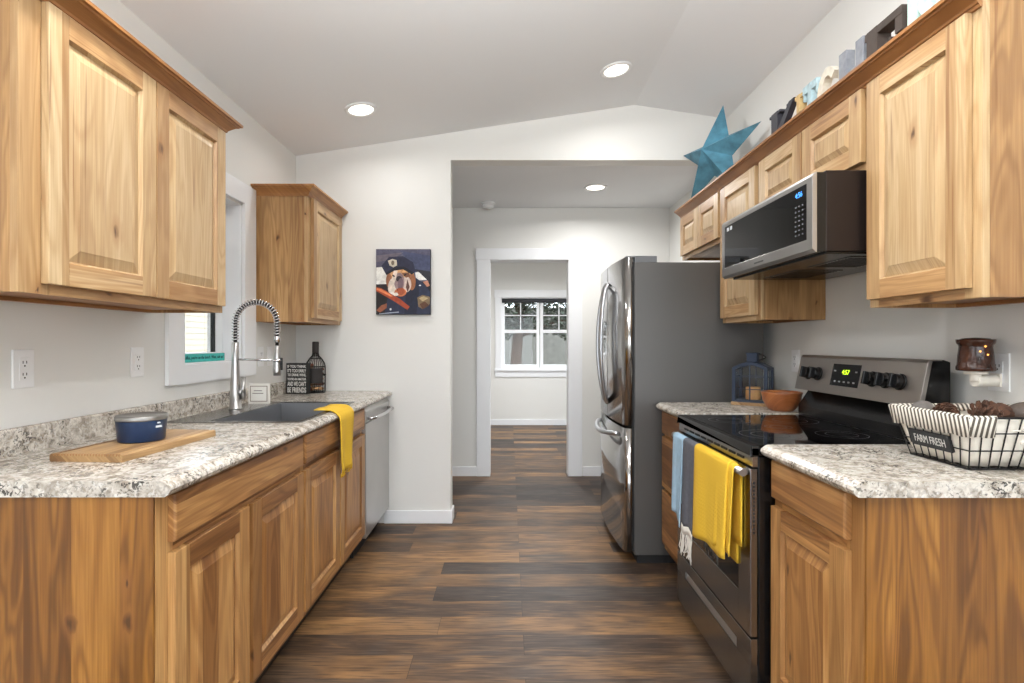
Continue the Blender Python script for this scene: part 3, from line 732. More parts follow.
# backguard
def pz(u): return None
m = MB(); prof = [(1.352, .911), (1.352, .955), (1.395, 1.02), (1.395, 1.16), (1.419, 1.16), (1.419, 1.187), (1.44, 1.180), (1.44, .911)]
m.prism(prof, 'y', RY0+.004, RY1-.004); m.prism([(1.338, 1.035), (1.366, 1.176), (1.372, 1.184), (1.425, 1.184), (1.425, 1.03), (1.395, 1.02)], 'y', RY0+.002, RY0+.008)
bgp = sub(m, 'backguard', BLACK, t)
m = MB(); m.prism([(1.334, 1.032), (1.364, 1.178), (1.372, 1.188), (1.418, 1.188), (1.418, 1.18), (1.374, 1.178), (1.345, 1.03)], 'y', RY0+.008, RY1-.004)
m.prism([(1.334, 1.032), (1.364, 1.178), (1.372, 1.188), (1.380, 1.188), (1.350, 1.032)], 'y', RY0, RY0+.008)
m.prism([(1.345, 1.03), (1.374, 1.178), (1.418, 1.18), (1.418, 1.03)], 'y', RY0+.01, RY1-.006)
cp = sub(m, 'control_panel', plain('panel_steel', (176, 170, 164), .42, 1.0), t, .0015)
pu = Vector((1.364-1.334, 0, 1.178-1.032)).normalized(); pn = Vector((-pu.z, 0, pu.x)); po = Vector((1.334, 0, 1.032))
def on_panel(y, h, out=0): return po + pu*h + pn*out + Vector((0, y, 0))
for y in (1.845, 1.915, 1.985, 2.335, 2.405):
    m = MB(); c = on_panel(y, .078); m.tube([c + pn*.0005, c + pn*.008], .029, 26)
    m.tube([c + pn*.008, c + pn*.030], [.026, .024], 26)
    m.obox(c + pn*.035, pu*.024, Vector((0, .0055, 0)), pn*.007); sub(m, 'knob', BLACK, t, .0015)
m = MB(); m.obox(on_panel(2.152, .082, .001), Vector((0, .088, 0)), pu*.045, pn*.0012); dp = sub(m, 'display', GLASSB, cp)
m = MB(); place_text(m, text_mb('4:57', .03, .0008, (.046, .019)), on_panel(2.150, .095, .0028), (0,-1,0), pu); sub(m, 'clock_digits', emit('green_digits', (190, 235, 40), 2.2), cp)
PALE = plain('pale_marks', (150, 150, 150), .5)
for y, h_ in [(2.09+.03*k, .055) for k in range(5)] + [(2.085, .098), (2.22, .098)]:
    m = MB(); m.obox(on_panel(y, h_, .0026), Vector((0, .006, 0)), pu*.0028, pn*.0003); sub(m, 'touch_key', PALE, cp)

# ------------------------------------------------------------ microwave
t = thing('microwave', 'low black and stainless microwave hood mounted above the range', 'microwave', (1.25, 2.155, 1.543))
a, b = U1+.002, U2-.002; mx = 1.006
m = MB(); m.prism([(1.053, 1.548), (XR-.012, 1.548), (XR-.012, 1.818), (1.053, 1.818)], 'y', a+.004, b-.004); sub(m, 'case', plain('microwave_case', (44, 36, 34), .3, .5), t, .003)
m = MB(); m.box(1.022, 1.0525, a+.004, b-.002, 1.547, 1.811); sub(m, 'door_gasket', BLACK, t)
m = MB(); pf = [(mx+.012, 1.545), (mx, 1.556), (mx, 1.798), (mx+.006, 1.808), (1.0215, 1.812), (1.0215, 1.545)]
gw0, gw1, gz0, gz1 = a+.035, b-.03, 1.592, 1.782
m.prism(pf, 'y', a, gw0); m.prism(pf, 'y', gw1, b); m.prism([(mx+.012, 1.545), (mx, 1.556), (mx, gz0), (1.0215, gz0), (1.0215, 1.545)], 'y', gw0, gw1)
m.prism([(mx, gz1), (mx, 1.798), (mx+.006, 1.808), (1.0215, 1.812), (1.0215, gz1)], 'y', gw0, gw1); d1 = sub(m, 'door', STEEL, t, .001)
m = MB(); m.box(mx+.0015, 1.0215, gw0, gw1, gz0, gz1); sub(m, 'door_glass', GLASSB, d1)
m = MB()
for r_ in range(7):
    for c_ in range(3): y = a+.062+c_*.022; z = 1.618 + r_*.0165; m.box(mx+.0009, mx+.0016, y-.004, y+.004, z-.0022, z+.0022)
sub(m, 'keypad', plain('keypad_marks', (120, 124, 130), .5), d1)
m = MB(); place_text(m, text_mb('4:56', .03, .0006, (.044, .018)), (mx+.0008, a+.086, 1.757), (0,-1,0), (0,0,1)); sub(m, 'clock_digits', emit('blue_digits', (60, 140, 230), 2.2), d1)
m = MB(); m.box(mx-.0006, mx, 2.12, 2.20, 1.566, 1.572); sub(m, 'badge', plain('dull_badge', (96, 94, 92), .4, .6), d1)
STK = plain('white_sticker', (210, 214, 220), .6)
for k in range(2):
    m = MB(); m.box(mx+.0009, mx+.0016, b-.078-k*.034, b-.056-k*.034, 1.757, 1.773); sub(m, 'sticker', STK, d1)
m = MB(); m.box(1.055, XR-.02, a+.01, b-.01, 1.540, 1.5485); un = sub(m, 'underside', BLACK, t, .002)
for y in (a+.06, (a+b)/2+.03):
    m = MB()
    m.box(1.17, 1.36, y, y+.27, 1.5375, 1.5405, 0)
    for k in range(12): yy = y+.02+k*.02; m.box(1.18, 1.35, yy, yy+.006, 1.536, 1.5378, 1)
    sub(m, 'grease_filter', [STEELD, BLACK], t)

# ------------------------------------------------------------ fridge
t = thing('refrigerator', 'tall grey french door refrigerator with curved handles and bottom freezer', 'refrigerator', (1.05, 3.42, 0))
F0, F1 = 3.01, 3.83; FC = (F0+F1)/2; cx0, cx1 = .705, 1.43; FZ = 1.697
m = MB(); m.box(cx0, cx1, F0, F1, .05, FZ); sub(m, 'cabinet_case', FRSIDE, t, .005)
m = MB(); m.box(cx0+.02, cx1-.02, F0+.02, F1-.02, 0.0, .05); sub(m, 'kick_grille', BLACKM, t)
def bow(y): u = (y-FC)/((F1-F0)/2); return .630 + .022*u*u
def front(mb, y0, y1, z0, z1, back=.694, r0=.02, r1=.02):
    pts = []
    n = 16
    for k in range(n+1):
        y = y0 + (y1-y0)*k/n; pts.append((bow(y), y))
    # rounded vertical edges
    def rnd(y, x, r, sgn):
        return [(x + r*(1-math.cos(a)), y + sgn*r*(1-math.sin(a))) for a in [math.pi/2*j/5 for j in range(6)]]
    L = [q for q in rnd(y0, bow(y0), r0, 1)]; Rr = [q for q in rnd(y1, bow(y1), r1, -1)]
    mid = [p for p in pts if y0+r0 < p[1] < y1-r1]
    poly = [(back, y0)] + L + mid + Rr[::-1] + [(back, y1)]
    poly = []
    for (x, y) in [(bow(y0)+r0*(1-math.sin(a)), y0+r0*(1-math.cos(a))) for a in [math.pi/2*j/6 for j in range(7)]]: poly.append((x, y))
    poly += mid
    for (x, y) in [(bow(y1)+r1*(1-math.sin(a)), y1-r1*(1-math.cos(a))) for a in [math.pi/2*j/6 for j in range(6, -1, -1)]]: poly.append((x, y))
    poly = [(back, y0)] + poly + [(back, y1)]
    mb.prism(poly, 'z', z0, z1, 0, True)
FD = plain('fridge_stainless', (176, 174, 172), .13, 1.0, var=.04, vscale=2)
HB = plain('fridge_handle_steel', (196, 198, 202), .28, 1.0)
def arc_handle(parent, sgn):
    m = MB(); pts = []
    for k in range(25):
        u = k/24; w_ = math.sin(math.pi*u); z = .86 + u*.76
        pts.append((bow(FC) - .004 - .052*w_**.6, FC + sgn*(.022 + .03*w_), z))
    m.tube(pts, .012, 12, r2=1.5); return sub(m, 'handle', HB, parent)
ZD = .778
m = MB(); front(m, F0+.002, FC-.003, ZD, 1.724, r0=.03, r1=.006); dn = sub(m, 'door', FD, t); arc_handle(dn, -1)
m = MB(); front(m, FC+.003, F1-.002, ZD, 1.724, r0=.006, r1=.03); df = sub(m, 'door', FD, t); arc_handle(df, 1)
m = MB(); front(m, F0+.002, F1-.002, .065, .762, r0=.03, r1=.03); fz = sub(m, 'freezer_drawer', FD, t)
m = MB(); pts = []
for k in range(21):
    u = k/20; w_ = math.sin(math.pi*u); pts.append((bow(F0+.12 + u*(F1-F0-.24)) - .003 - .055*w_**.5, F0+.12 + u*(F1-F0-.24), .715 - .02*w_))
m.tube(pts, .014, 12); sub(m, 'handle', HB, fz)
m = MB(); m.box(.695, .706, F0+.006, F1-.006, .07, 1.70); sub(m, 'door_seal', BLACKM, t)
for y in (F0+.012, F1-.075):
    m = MB(); m.box(.66, .76, y, y+.06, 1.7245, 1.734); m.box(.71, .835, y, y+.06, FZ+.0005, 1.7345); sub(m, 'hinge_cover', GREYP, t, .003)

# ------------------------------------------------------------ outlets
def outlet(side, y, z, label, kind='outlet', group=None):
    s = side; X = XL if s < 0 else XR; d = -s
    t = thing('wall_outlet' if kind == 'outlet' else 'wall_switch', label, 'outlet' if kind == 'outlet' else 'switch', (X, y, z))
    m = MB(); m.box(X + d*.0003, X + d*.006, y-.036, y+.036, z-.058, z+.058); sub(m, 'cover_plate', WHITEP, t, .002)
    m = MB(); m.box(X + d*.006, X + d*.0085, y-.017, y+.017, z-.034, z+.034); ins = sub(m, 'insert', WHITEP, t, .001)
    if kind == 'outlet':
        m = MB()
        for dz in (.018, -.018):
            for dy in (-.006, .006): m.box(X + d*.0085, X + d*.0089, y+dy-.0012, y+dy+.0012, z+dz-.002, z+dz+.006)
            m.tube([(X + d*.0084, y, z+dz-.009), (X + d*.0089, y, z+dz-.009)], .0026, 10)
        sub(m, 'slots', DARKHOLE, ins)
    else:
        m = MB(); m.prism([(X + d*.0085, z-.030), (X + d*.0115, z-.030), (X + d*.0085, z+.030)], 'y', y-.014, y+.014); sub(m, 'rocker', WHITEP, ins)
    return t
outlet(-1, 1.618, 1.165, 'white wall outlet on the left wall nearest the camera')
outlet(-1, 2.115, 1.168, 'white wall outlet on the left wall just before the window')
outlet(-1, 3.165, 1.163, 'white wall outlet behind the faucet under the corner cabinet')
outlet(-1, 3.295, 1.163, 'white rocker switch behind the spray head under the corner cabinet', 'switch')
outlet(1, 2.80, 1.15, 'white wall outlet behind the lantern and wooden bowl')
outlet(1, 1.637, 1.154, 'white wall outlet on the right wall carrying the wax warmer')

# ------------------------------------------------------------ things on the left counter
t = thing('cutting_board', 'rectangular striped wooden cutting board on the left counter', 'cutting board', (-1.155, 1.69, .9145))
m = MB(); cz = .9145; hw, hl, th = .105, .212, .022; c = .004
m.prism([(-hw, 0), (hw, 0), (hw, th-c), (hw-c, th), (hw-.012, th), (hw-.014, th-.003), (hw-.020, th-.003), (hw-.022, th),
         (-hw+.022, th), (-hw+.020, th-.003), (-hw+.014, th-.003), (-hw+.012, th), (-hw+c, th), (-hw, th-c)], 'y', -hl, hl)
bo = MB(); rot = R(-3.5)
for v, in zip(m.v): pass
m.v = [(-1.155 + x*math.cos(rot) - y*math.sin(rot), 1.69 + x*math.sin(rot) + y*math.cos(rot), cz + z) for x, y, z in m.v]
sub(m, 'board', BOARD, t)
m = MB()
for k in range(24):
    x = -hw+.01 + k*.0083; y = -hl
    m.box(x, x+.0035, y-.0006, y+.004, th-.006, th+.0004)
m.v = [(-1.155 + x*math.cos(rot) - y*math.sin(rot), 1.69 + x*math.sin(rot) + y*math.cos(rot), cz + z) for x, y, z in m.v]
sub(m, 'ribbed_edge', plain('toasted_edge', (150, 108, 66), .6), t)

c = (-1.158, 1.69, .9372); t = thing('canister', 'round dark blue canister with a grey metal lid on the cutting board', 'canister', c)
CAN = plain('blue_glaze', (20, 46, 80), .3, var=.25, vscale=12)
m = MB(); m.lathe([(.0001, 0), (.060, 0), (.0635, .004), (.0690, .070), (.0690, .072), (.0001, .072)], c, 48); sub(m, 'body', CAN, t)
m = MB(); m.lathe([(.0705, .066), (.0712, .068), (.0712, .078), (.069, .081), (.067, .079), (.0001, .078)], c, 48); sub(m, 'lid', plain('pewter_lid', (150, 148, 144), .35, .8), t)
m = MB()
a0 = math.atan2(-c[1], -c[0])     # facing the aisle and the camera
for (da, z, wd, hh) in [(.50+.075*k, .046, .030, .0062) for k in range(4)] + [(.56+.07*k, .058, .022, .004) for k in range(2)]:
    a = a0 + da + .1; r_ = .0635 + (z-.004)/.066*.0055
    nx, ny = math.cos(a), math.sin(a)
    m.obox((c[0]+nx*r_, c[1]+ny*r_, c[2]+z), Vector((-ny, nx, 0))*.0022, Vector((nx, ny, 0))*.0006, Vector((0,0,1))*hh/2)
    m.obox((c[0]+math.cos(a+.035)*r_, c[1]+math.sin(a+.035)*r_, c[2]+z-.0012), Vector((-ny, nx, 0))*.0016, Vector((nx, ny, 0))*.0006, Vector((0,0,1))*hh/3)
sub(m, 'printed_mark', plain('white_print', (225, 230, 236), .5), t)

# framed card
t = thing('framed_card', 'small white framed card standing on the sink deck by the faucet', 'framed card', (-1.335, 2.86, .9182))
m = MB(); fxc, fyc, fz0 = -1.335, 2.86, .9185; hw, hh = .056, .108
m.box(fxc-hw, fxc+hw, fyc, fyc+.012, fz0, fz0+hh)
sub(m, 'frame', plain('white_frame', (236, 232, 224), .5), t, .001)
m = MB(); m.box(fxc-hw+.010, fxc+hw-.010, fyc-.0012, fyc+.001, fz0+.012, fz0+hh-.012); mt = sub(m, 'border', plain('taupe_border', (138, 122, 104), .6), t)
m = MB(); m.box(fxc-hw+.014, fxc+hw-.014, fyc-.002, fyc-.0012, fz0+.016, fz0+hh-.016); sub(m, 'paper', plain('card_paper', (240, 237, 230), .7), t)
INK = plain('grey_ink', (120, 112, 104), .7)
m = MB()
for k, (wd, z) in enumerate(((.044, .068), (.058, .054))): m.box(fxc-wd/2-.004, fxc+wd/2-.004, fyc-.0024, fyc-.0018, fz0+z, fz0+z+.004)
sub(m, 'script_lines', INK, t)

# black box sign with lettering
t = thing('box_sign', 'black box sign with white lettering leaning by the bottle', 'sign', (-1.37, 3.47, .9145))
m = MB(); sx, sy = -1.368, 3.455; an = R(-8)
ux = Vector((math.cos(an), math.sin(an), 0)); uy = Vector((-math.sin(an), math.cos(an), 0)); uz = Vector((0,0,1))
bw, bh, bd = .148, .198, .04
cen = Vector((sx, sy, .9150 + bh/2)) + uy*bd/2
m.obox(cen, ux*bw/2, uy*bd/2, uz*bh/2); sub(m, 'box', plain('black_board', (34, 33, 32), .7, var=.2), t, .002)
m = MB()
lines = [('IF YOU THINK', .018), ("IT'S TOO EARLY", .022), ('TO DRINK WINE,', .020), ("YOU'RE AN AMATEUR", .016), ("AND WE CAN'T", .030), ('BE FRIENDS', .034)]
zt = cen.z + bh/2 - .012
for s_, h_ in lines:
    z = zt - h_/2; zt -= h_ + .0075
    place_text(m, text_mb(s_, .03, .0008, (bw-.020, h_), .0006), cen - uy*(bd/2+.0006) + uz*(z-cen.z), ux, uz)
sub(m, 'lettering', plain('white_lettering', (226, 224, 218), .7), t)

# bottle shaped cork cage
bc = (-1.285, 3.56, .9145); t = thing('cork_bottle', 'dark wire bottle filled with wine corks beside the box sign', 'bottle', bc)
prof = [(.060, .004), (.063, .02), (.063, .17), (.058, .195), (.040, .225), (.022, .245), (.019, .26), (.019, .325), (.021, .33)]
m = MB()
for k in range(14):
    a = 2*math.pi*k/14; m.tube([(bc[0]+r_*math.cos(a), bc[1]+r_*math.sin(a), bc[2]+z) for r_, z in prof], .0022, 6)
for r_, z in ((.060, .004), (.063, .06), (.063, .12), (.063, .17), (.040, .225), (.019, .27), (.019, .32)):
    m.tube([(bc[0]+r_*math.cos(2*math.pi*k/28), bc[1]+r_*math.sin(2*math.pi*k/28), bc[2]+z) for k in range(28)], .0022, 6, closed=True)
m.lathe([(.0001, 0), (.062, 0), (.062, .004), (.0001, .004)], bc, 28)
sub(m, 'wire_cage', IRON, t)
m = MB(); m.lathe([(.0205, .262), (.0215, .264), (.0215, .332), (.019, .338), (.0001, .338)], bc, 24); sub(m, 'neck_cap', plain('dark_cap', (48, 42, 38), .5), t)
m = MB(); a0 = math.atan2(-bc[1], -bc[0])
vs = []; n = 14
for k in range(n+1):
    a = a0 - .75 + 1.5*k/n
    for z in (.065, .165):
        for r_ in (.0648, .0662): vs.append((bc[0]+r_*math.cos(a), bc[1]+r_*math.sin(a), bc[2]+z))
fs = []
for k in range(n):
    o = 4*k; q = o+4; fs += [(o+1,q+1,q+3,o+3), (o,o+2,q+2,q), (o+2,o+3,q+3,q+2), (o,q,q+1,o+1)]
fs += [(0,1,3,2), (4*n,4*n+2,4*n+3,4*n+1)]
m.add(vs, fs); sub(m, 'label', plain('slate_label', (46, 40, 38), .7), t)
m = MB()
m.tube([(bc[0]+.060, bc[1]-.02, bc[2]+.12), (bc[0]+.074, bc[1]-.024, bc[2]+.12)], .007, 10); sub(m, 'latch', IRON, t)
CORK = [plain('cork_tan', (188, 146, 104), .9, var=.25, vscale=90), plain('cork_stained', (134, 84, 66), .9, var=.3, vscale=90)]
rnd = random.Random(3)
cork0 = {}
for k in range(26):
    lay = k // 5; z = .014 + lay*.031 + rnd.uniform(0, .004); a = 2*math.pi*(k % 5)/5 + lay*.6; r_ = .036
    if z > .175: r_ = .018; z = .185
    kind = k % 2
    if kind not in cork0:
        mm = MB(); mm.tube([(-.019,0,0), (.019,0,0)], .0105, 12); cork0[kind] = mm.build('wine_cork', CORK[kind]); o = cork0[kind]
    else: o = cork0[kind].copy(); C.objects.link(o)
    tag(o, None, 'cork', 'wine corks inside the wire bottle'); o['label'] = 'wine cork packed inside the dark wire bottle'
    o.location = (bc[0]+r_*math.cos(a), bc[1]+r_*math.sin(a), bc[2]+z+.0115); o.rotation_euler = (0, rnd.uniform(-.25, .25), a + 1.57 + rnd.uniform(-.3, .3))

# teal sill sign
t = thing('sill_sign', 'narrow teal wooden sign with dark script on the window sill', 'sign', (XL-.035, 2.64, 1.1512))
m = MB(); m.box(XL-.045, XL-.030, 2.452, 2.828, 1.1515, 1.191); sub(m, 'plank', plain('teal_paint', (62, 178, 170), .6, var=.12, vscale=30), t, .001)
m = MB(); place_text(m, text_mb("Coffee, you're on the bench. Wine, suit up!", .02, .0008, (.345, .021)), (XL-.0296, 2.64, 1.171), (0,1,0), (0,0,1))
sub(m, 'lettering', plain('dark_teal_ink', (18, 62, 66), .7), t)

# ------------------------------------------------------------ cloths
def waffle(name, rgb, scale=150, depth=.5):
    m, nt, b = new(name); b.inputs['Roughness'].default_value = .9
    tc = N(nt, 'ShaderNodeTexCoord'); v = N(nt, 'ShaderNodeTexVoronoi', distance='CHEBYCHEV'); v.inputs['Scale'].default_value = scale; v.inputs['Randomness'].default_value = .12
    nt.links.new(tc.outputs['Object'], v.inputs['Vector'])
    col = mix(nt, math_n(nt, 'MULTIPLY', v.outputs['Distance'], .5), lin(rgb), tuple(x*.78 for x in lin(rgb)[:3])+(1,)); nt.links.new(col, b.inputs['Base Color'])
    bp = N(nt, 'ShaderNodeBump'); bp.inputs['Strength'].default_value = depth; bp.inputs['Distance'].default_value = .004
    nt.links.new(v.outputs['Distance'], bp.inputs['Height']); nt.links.new(bp.outputs[0], b.inputs['Normal']); return m
YELLOW = waffle('yellow_waffle', (232, 188, 52), 70)
BLUEC = plain('light_blue_linen', (160, 190, 212), .9, bump=.3, bscale=400, var=.08, vscale=40)
GREYC = plain('charcoal_linen', (92, 94, 102), .9, bump=.3, bscale=400, var=.14, vscale=60)
def hanging_towel(parent, mat, ya, yb, za, zb, ripple, ph, xr=hX, zt=hz, r=.0155, th=.004, back=.30, lean=0.0, name='front_fold', flare=0):
    """towel over the oven handle: back flap, over the bar, front flap down to z=za (near end) .. zb (far end)"""
    nu = 22; rows = []
    def row(fx_, fz_):
        g = []
        for j in range(nu+1):
            u = j/nu; y = ya + (yb-ya)*u; g.append((fx_(u), y, fz_(u)))
        return g
    for k in range(9):   # back flap going up
        f = 1 - k/8
        rows.append(row(lambda u, f=f: xr + r - .002*f + .001*math.sin(6*u+ph)*f, lambda u, f=f: zt - back*f))
    for k in range(1, 8):
        a = math.pi*k/8; rows.append(row(lambda u, a=a: xr + r*math.cos(a), lambda u, a=a: zt + r*math.sin(a)))
    nb = 18
    for k in range(nb+1):
        f = k/nb
        rows.append(row(lambda u, f=f: xr - r - ripple*f**.7*(math.sin(9*u+ph) + .5*math.sin(17*u+1.7*ph)) - .010*f, lambda u, f=f: zt - (zt - (za + (zb-za)*u) )*f - .006*f*math.sin(7*u+ph)))
    m = MB(); 
    if flare:
        rows = [[(x, y + flare*max(0, (zt-z)/.4)*(y-(ya+yb)/2)/(yb-ya)*2, z) for x, y, z in g] for g in rows]
    m.sheet(rows, th); return sub(m, name, mat, parent), rows[-1]
def fringe(parent, edge, mat, n, length, rnd, th=.0022):
    m = MB()
    for k in range(n):
        q = edge[int(k*(len(edge)-1)/(n-1))] if n > 1 else edge[0]; x, y, z = q
        pts = [(x + rnd.uniform(-.002, .002), y + rnd.uniform(-.002,.002), z+.004)]
        for i in range(1, 5): pts.append((x - .004*i*rnd.random(), y + rnd.uniform(-.006, .006), z - length*rnd.uniform(.8, 1.1)*i/4))
        m.tube(pts, th, 5)
    return sub(m, 'fringe', mat, parent)
rnd = random.Random(11)
t = thing('dish_towel', 'yellow waffle weave towel folded over the oven handle', 'towel', (hX, 1.98, hz+.02))
o, e = hanging_towel(t, YELLOW, 1.835, 2.165, .505, .47, .005, .4, r=.0175, th=.005, back=.33)
m2, e2 = hanging_towel(t, YELLOW, 1.80, 2.0, .53, .51, .006, 1.9, r=.0145, th=.004, back=.26, name='under_fold')
t = thing('dish_towel', 'charcoal grey towel with a white fringe on the oven handle', 'towel', (hX, 2.24, hz+.02))
o, e = hanging_towel(t, GREYC, 2.172, 2.312, .47, .47, .004, 2.2, r=.0155, back=.30)
m = MB(); m.sheet([[(x, y, z+.002) for x, y, z in e], [(x-.001, y, z-.032) for x, y, z in e]], .004); sub(m, 'white_band', WHITEFR, t)
fringe(t, [(x, y, z-.032) for x, y, z in e], WHITEFR, 16, .085, rnd)
t = thing('dish_towel', 'light blue towel at the far end of the oven handle', 'towel', (hX, 2.39, hz+.02))
hanging_towel(t, BLUEC, 2.316, 2.455, .45, .50, .004, .9, r=.0155, back=.30)

# yellow towel over the sink edge
t = thing('dish_towel', 'small yellow towel draped over the front edge of the sink', 'towel', (CF, 2.62, .92))
prof = [(-.925, .9225), (-.90, .9225), (-.87, .9225), (-.845, .9205), (-.826, .9180), (-.812, .912), (-.8035, .902), (-.798, .89), (-.797, .87), (-.798, .84), (-.800, .80), (-.801, .76), (-.802, .72), (-.803, .68), (-.803, .65), (-.803, .63)]
rows = []
for k, (x, z) in enumerate(prof):
    f = max(0, (k-6)/9); g = []
    for j in range(19):
        u = j/18; y = 2.52 + .235*u
        y = 2.635 + (y-2.635)*(1 - .16*f) + (.03*(1-f) if k < 4 else 0)*(k < 4)*.6
        g.append((x + f*.009*(1+math.sin(10*u+.8)) + (0 if k > 3 else 0), y, z + (.002*math.sin(7*u) + .002 if k < 5 else 0) - .006*f*math.sin(5*u)))
    rows.append(g)
m = MB(); m.sheet(rows, .004); sub(m, 'cloth', YELLOW, t)
fringe(t, rows[-1], YELLOW, 15, .026, rnd, .0026)

# ------------------------------------------------------------ things on the right counters
bc = (1.328, 2.612, .9145); t = thing('wooden_bowl', 'reddish brown wooden bowl on the counter beyond the range', 'bowl', bc)
m = MB(); m.lathe([(r_*.9, z) for r_, z in [(.0001, 0), (.056, 0), (.060, .003), (.078, .020), (.094, .050), (.101, .083), (.103, .091), (.099, .092), (.094, .083), (.084, .052), (.064, .024), (.040, .012), (.0001, .010)]], bc, 48)
sub(m, 'bowl', BOWLW, t)

t = thing('lantern', 'navy metal lantern with arched glass panes on a wooden base beside the fridge', 'lantern', (1.305, 2.85, .9145))
ang = R(-39); lx, ly = 1.302, 2.86; ux = Vector((math.cos(ang), math.sin(ang), 0)); uy = Vector((-math.sin(ang), math.cos(ang), 0)); uz = Vector((0,0,1))
L0 = Vector((lx, ly, .9148)); W2, D2 = .085, .066
m = MB(); m.obox(L0 + uz*.008, ux*(W2+.008), uy*(D2+.006), uz*.008); sub(m, 'base_board', BOARD, t, .002)
def lp(a, b, c): return L0 + ux*a + uy*b + uz*c
m = MB(); fb = .016; ft = .19; arch = .03
m.obox(lp(0,0,fb+.006), ux*W2, uy*D2, uz*.006)
for sa in (-1, 1):
    for sb in (-1, 1): m.obox(lp(sa*(W2-.006), sb*(D2-.006), (fb+ft)/2+.006), ux*.0085, uy*.0085, uz*((ft-fb)/2))
for sb in (-1, 1):
    pts = [lp(-W2 + 2*W2*k/16, sb*(D2-.004), ft + arch*math.sin(math.pi*k/16)) for k in range(17)]
    for k in range(16):
        mid = (pts[k]+pts[k+1])/2; dv = (pts[k+1]-pts[k])/2; m.obox(mid, dv*1.08, uy*.006, ux.cross(uy)*.008)
    m.obox(lp(0, sb*(D2-.004), (fb+ft+arch)/2), ux*.0032, uy*.0025, uz*((ft+arch-fb)/2))
    for z in (.085, .15): m.obox(lp(0, sb*(D2-.004), z), ux*(W2-.008), uy*.002, uz*.002)
for sa in (-1, 1):
    m.obox(lp(sa*(W2-.004), 0, ft), ux*.005, uy*(D2-.004), uz*.006)
    m.obox(lp(sa*(W2-.004), 0, (fb+ft)/2), ux*.002, uy*.0022, uz*((ft-fb)/2))
    for z in (.085, .15): m.obox(lp(sa*(W2-.004), 0, z), ux*.002, uy*(D2-.008), uz*.002)
sub(m, 'frame', NAVY, t)
m = MB(); n = 16; g = []
for k in range(n+1):
    a = -W2 + 2*W2*k/n; z = ft + .006 + arch*math.sin(math.pi*k/n); g.append([lp(a, -D2+.002, z), lp(a, D2-.002, z)])
m.sheet(g, .003); sub(m, 'roof', NAVY, t)
m = MB(); m.obox(lp(0, 0, ft+arch+.030), ux*.026, uy*.026, uz*.022); m.obox(lp(0, 0, ft+arch+.054), ux*.030, uy*.030, uz*.003); sub(m, 'chimney_cap', NAVY, t, .002)
m = MB(); m.tube([lp(.028, .0, ft+arch+.05)] + [lp(.028 + .034*math.sin(math.pi*k/12), 0, ft+arch+.05 - .034*k/12) for k in range(1, 13)], .003, 8); sub(m, 'carry_ring', IRON, t)
for sb in (-1, 1):
    m = MB(); m.obox(lp(0, sb*(D2-.0045), (fb+ft)/2+.01), ux*(W2-.012), uy*.0006, uz*((ft-fb)/2+.004)); sub(m, 'pane', GLASS, t)
for sa in (-1, 1):
    m = MB(); m.obox(lp(sa*(W2-.0045), 0, (fb+ft)/2+.006), ux*.0006, uy*(D2-.012), uz*((ft-fb)/2-.002)); sub(m, 'pane', GLASS, t)
cc = lp(.0, 0, fb+.0125); WAX = plain('amber_wax', (214, 158, 96), .5, var=.12, vscale=30)
t = thing('pillar_candle', 'amber pillar candle inside the navy lantern', 'candle', cc)
m = MB(); m.lathe([(.0001, 0), (.036, 0), (.037, .002), (.037, .062), (.034, .066), (.022, .063), (.0001, .062)], cc, 28); sub(m, 'wax', WAX, t)
m = MB(); m.tube([cc+uz*.062, cc+uz*.072+ux*.002], .0012, 6); sub(m, 'wick', BLACKM, t)

# wax warmer plugged into the wall
wc = Vector((1.425, 1.637, 1.158)); t = thing('wax_warmer', 'brown hobnail wax warmer plugged into the right wall', 'wax warmer', (1.425, 1.637, 1.11))
GLZ = plain('brown_glaze', (66, 36, 24), .18, var=.5, vscale=40, bump=.8, bscale=70)
m = MB(); m.lathe([(.044, 0), (.0475, .002), (.0475, .012), (.045, .016), (.0435, .045), (.0405, .072), (.041, .078), (.046, .084), (.0475, .092), (.0475, .096), (.043, .095), (.037, .08), (.039, .04), (.040, .002)], wc, 36); sh = sub(m, 'shade', GLZ, t)
m = MB(); m.lathe([(.0001, .084), (.037, .084), (.041, .093), (.034, .099), (.0001, .102)], wc, 30); sub(m, 'dish', GLZ, t)
m = MB()
m.tube([wc + Vector((0,0,-.001)), wc + Vector((0,0,-.010))], .030, 20)
m.tube([wc + Vector((-.004,0,-.030)), wc + Vector((.062,0,-.030))], [.019, .017], 20); m.tube([wc + Vector((0,0,-.010)), wc + Vector((0,0,-.030))], .015, 16)
m.box(1.484, 1.4905, 1.619, 1.655, 1.11, 1.15); sub(m, 'plug_socket', plain('ivory_plastic', (238, 232, 220), .4), t, .0015)
m = MB()
for a, z in ((.35, .05), (-.1, .06), (.2, .075)):
    a2 = math.pi + 1.2 + a; q = wc + Vector((.0432*math.cos(a2), .0432*math.sin(a2), z)); m.lathe([(.0001, -.003), (.003, 0), (.0001, .003)], q, 8)
sub(m, 'glow_holes', emit('warm_glow', (255, 170, 80), 3), t)

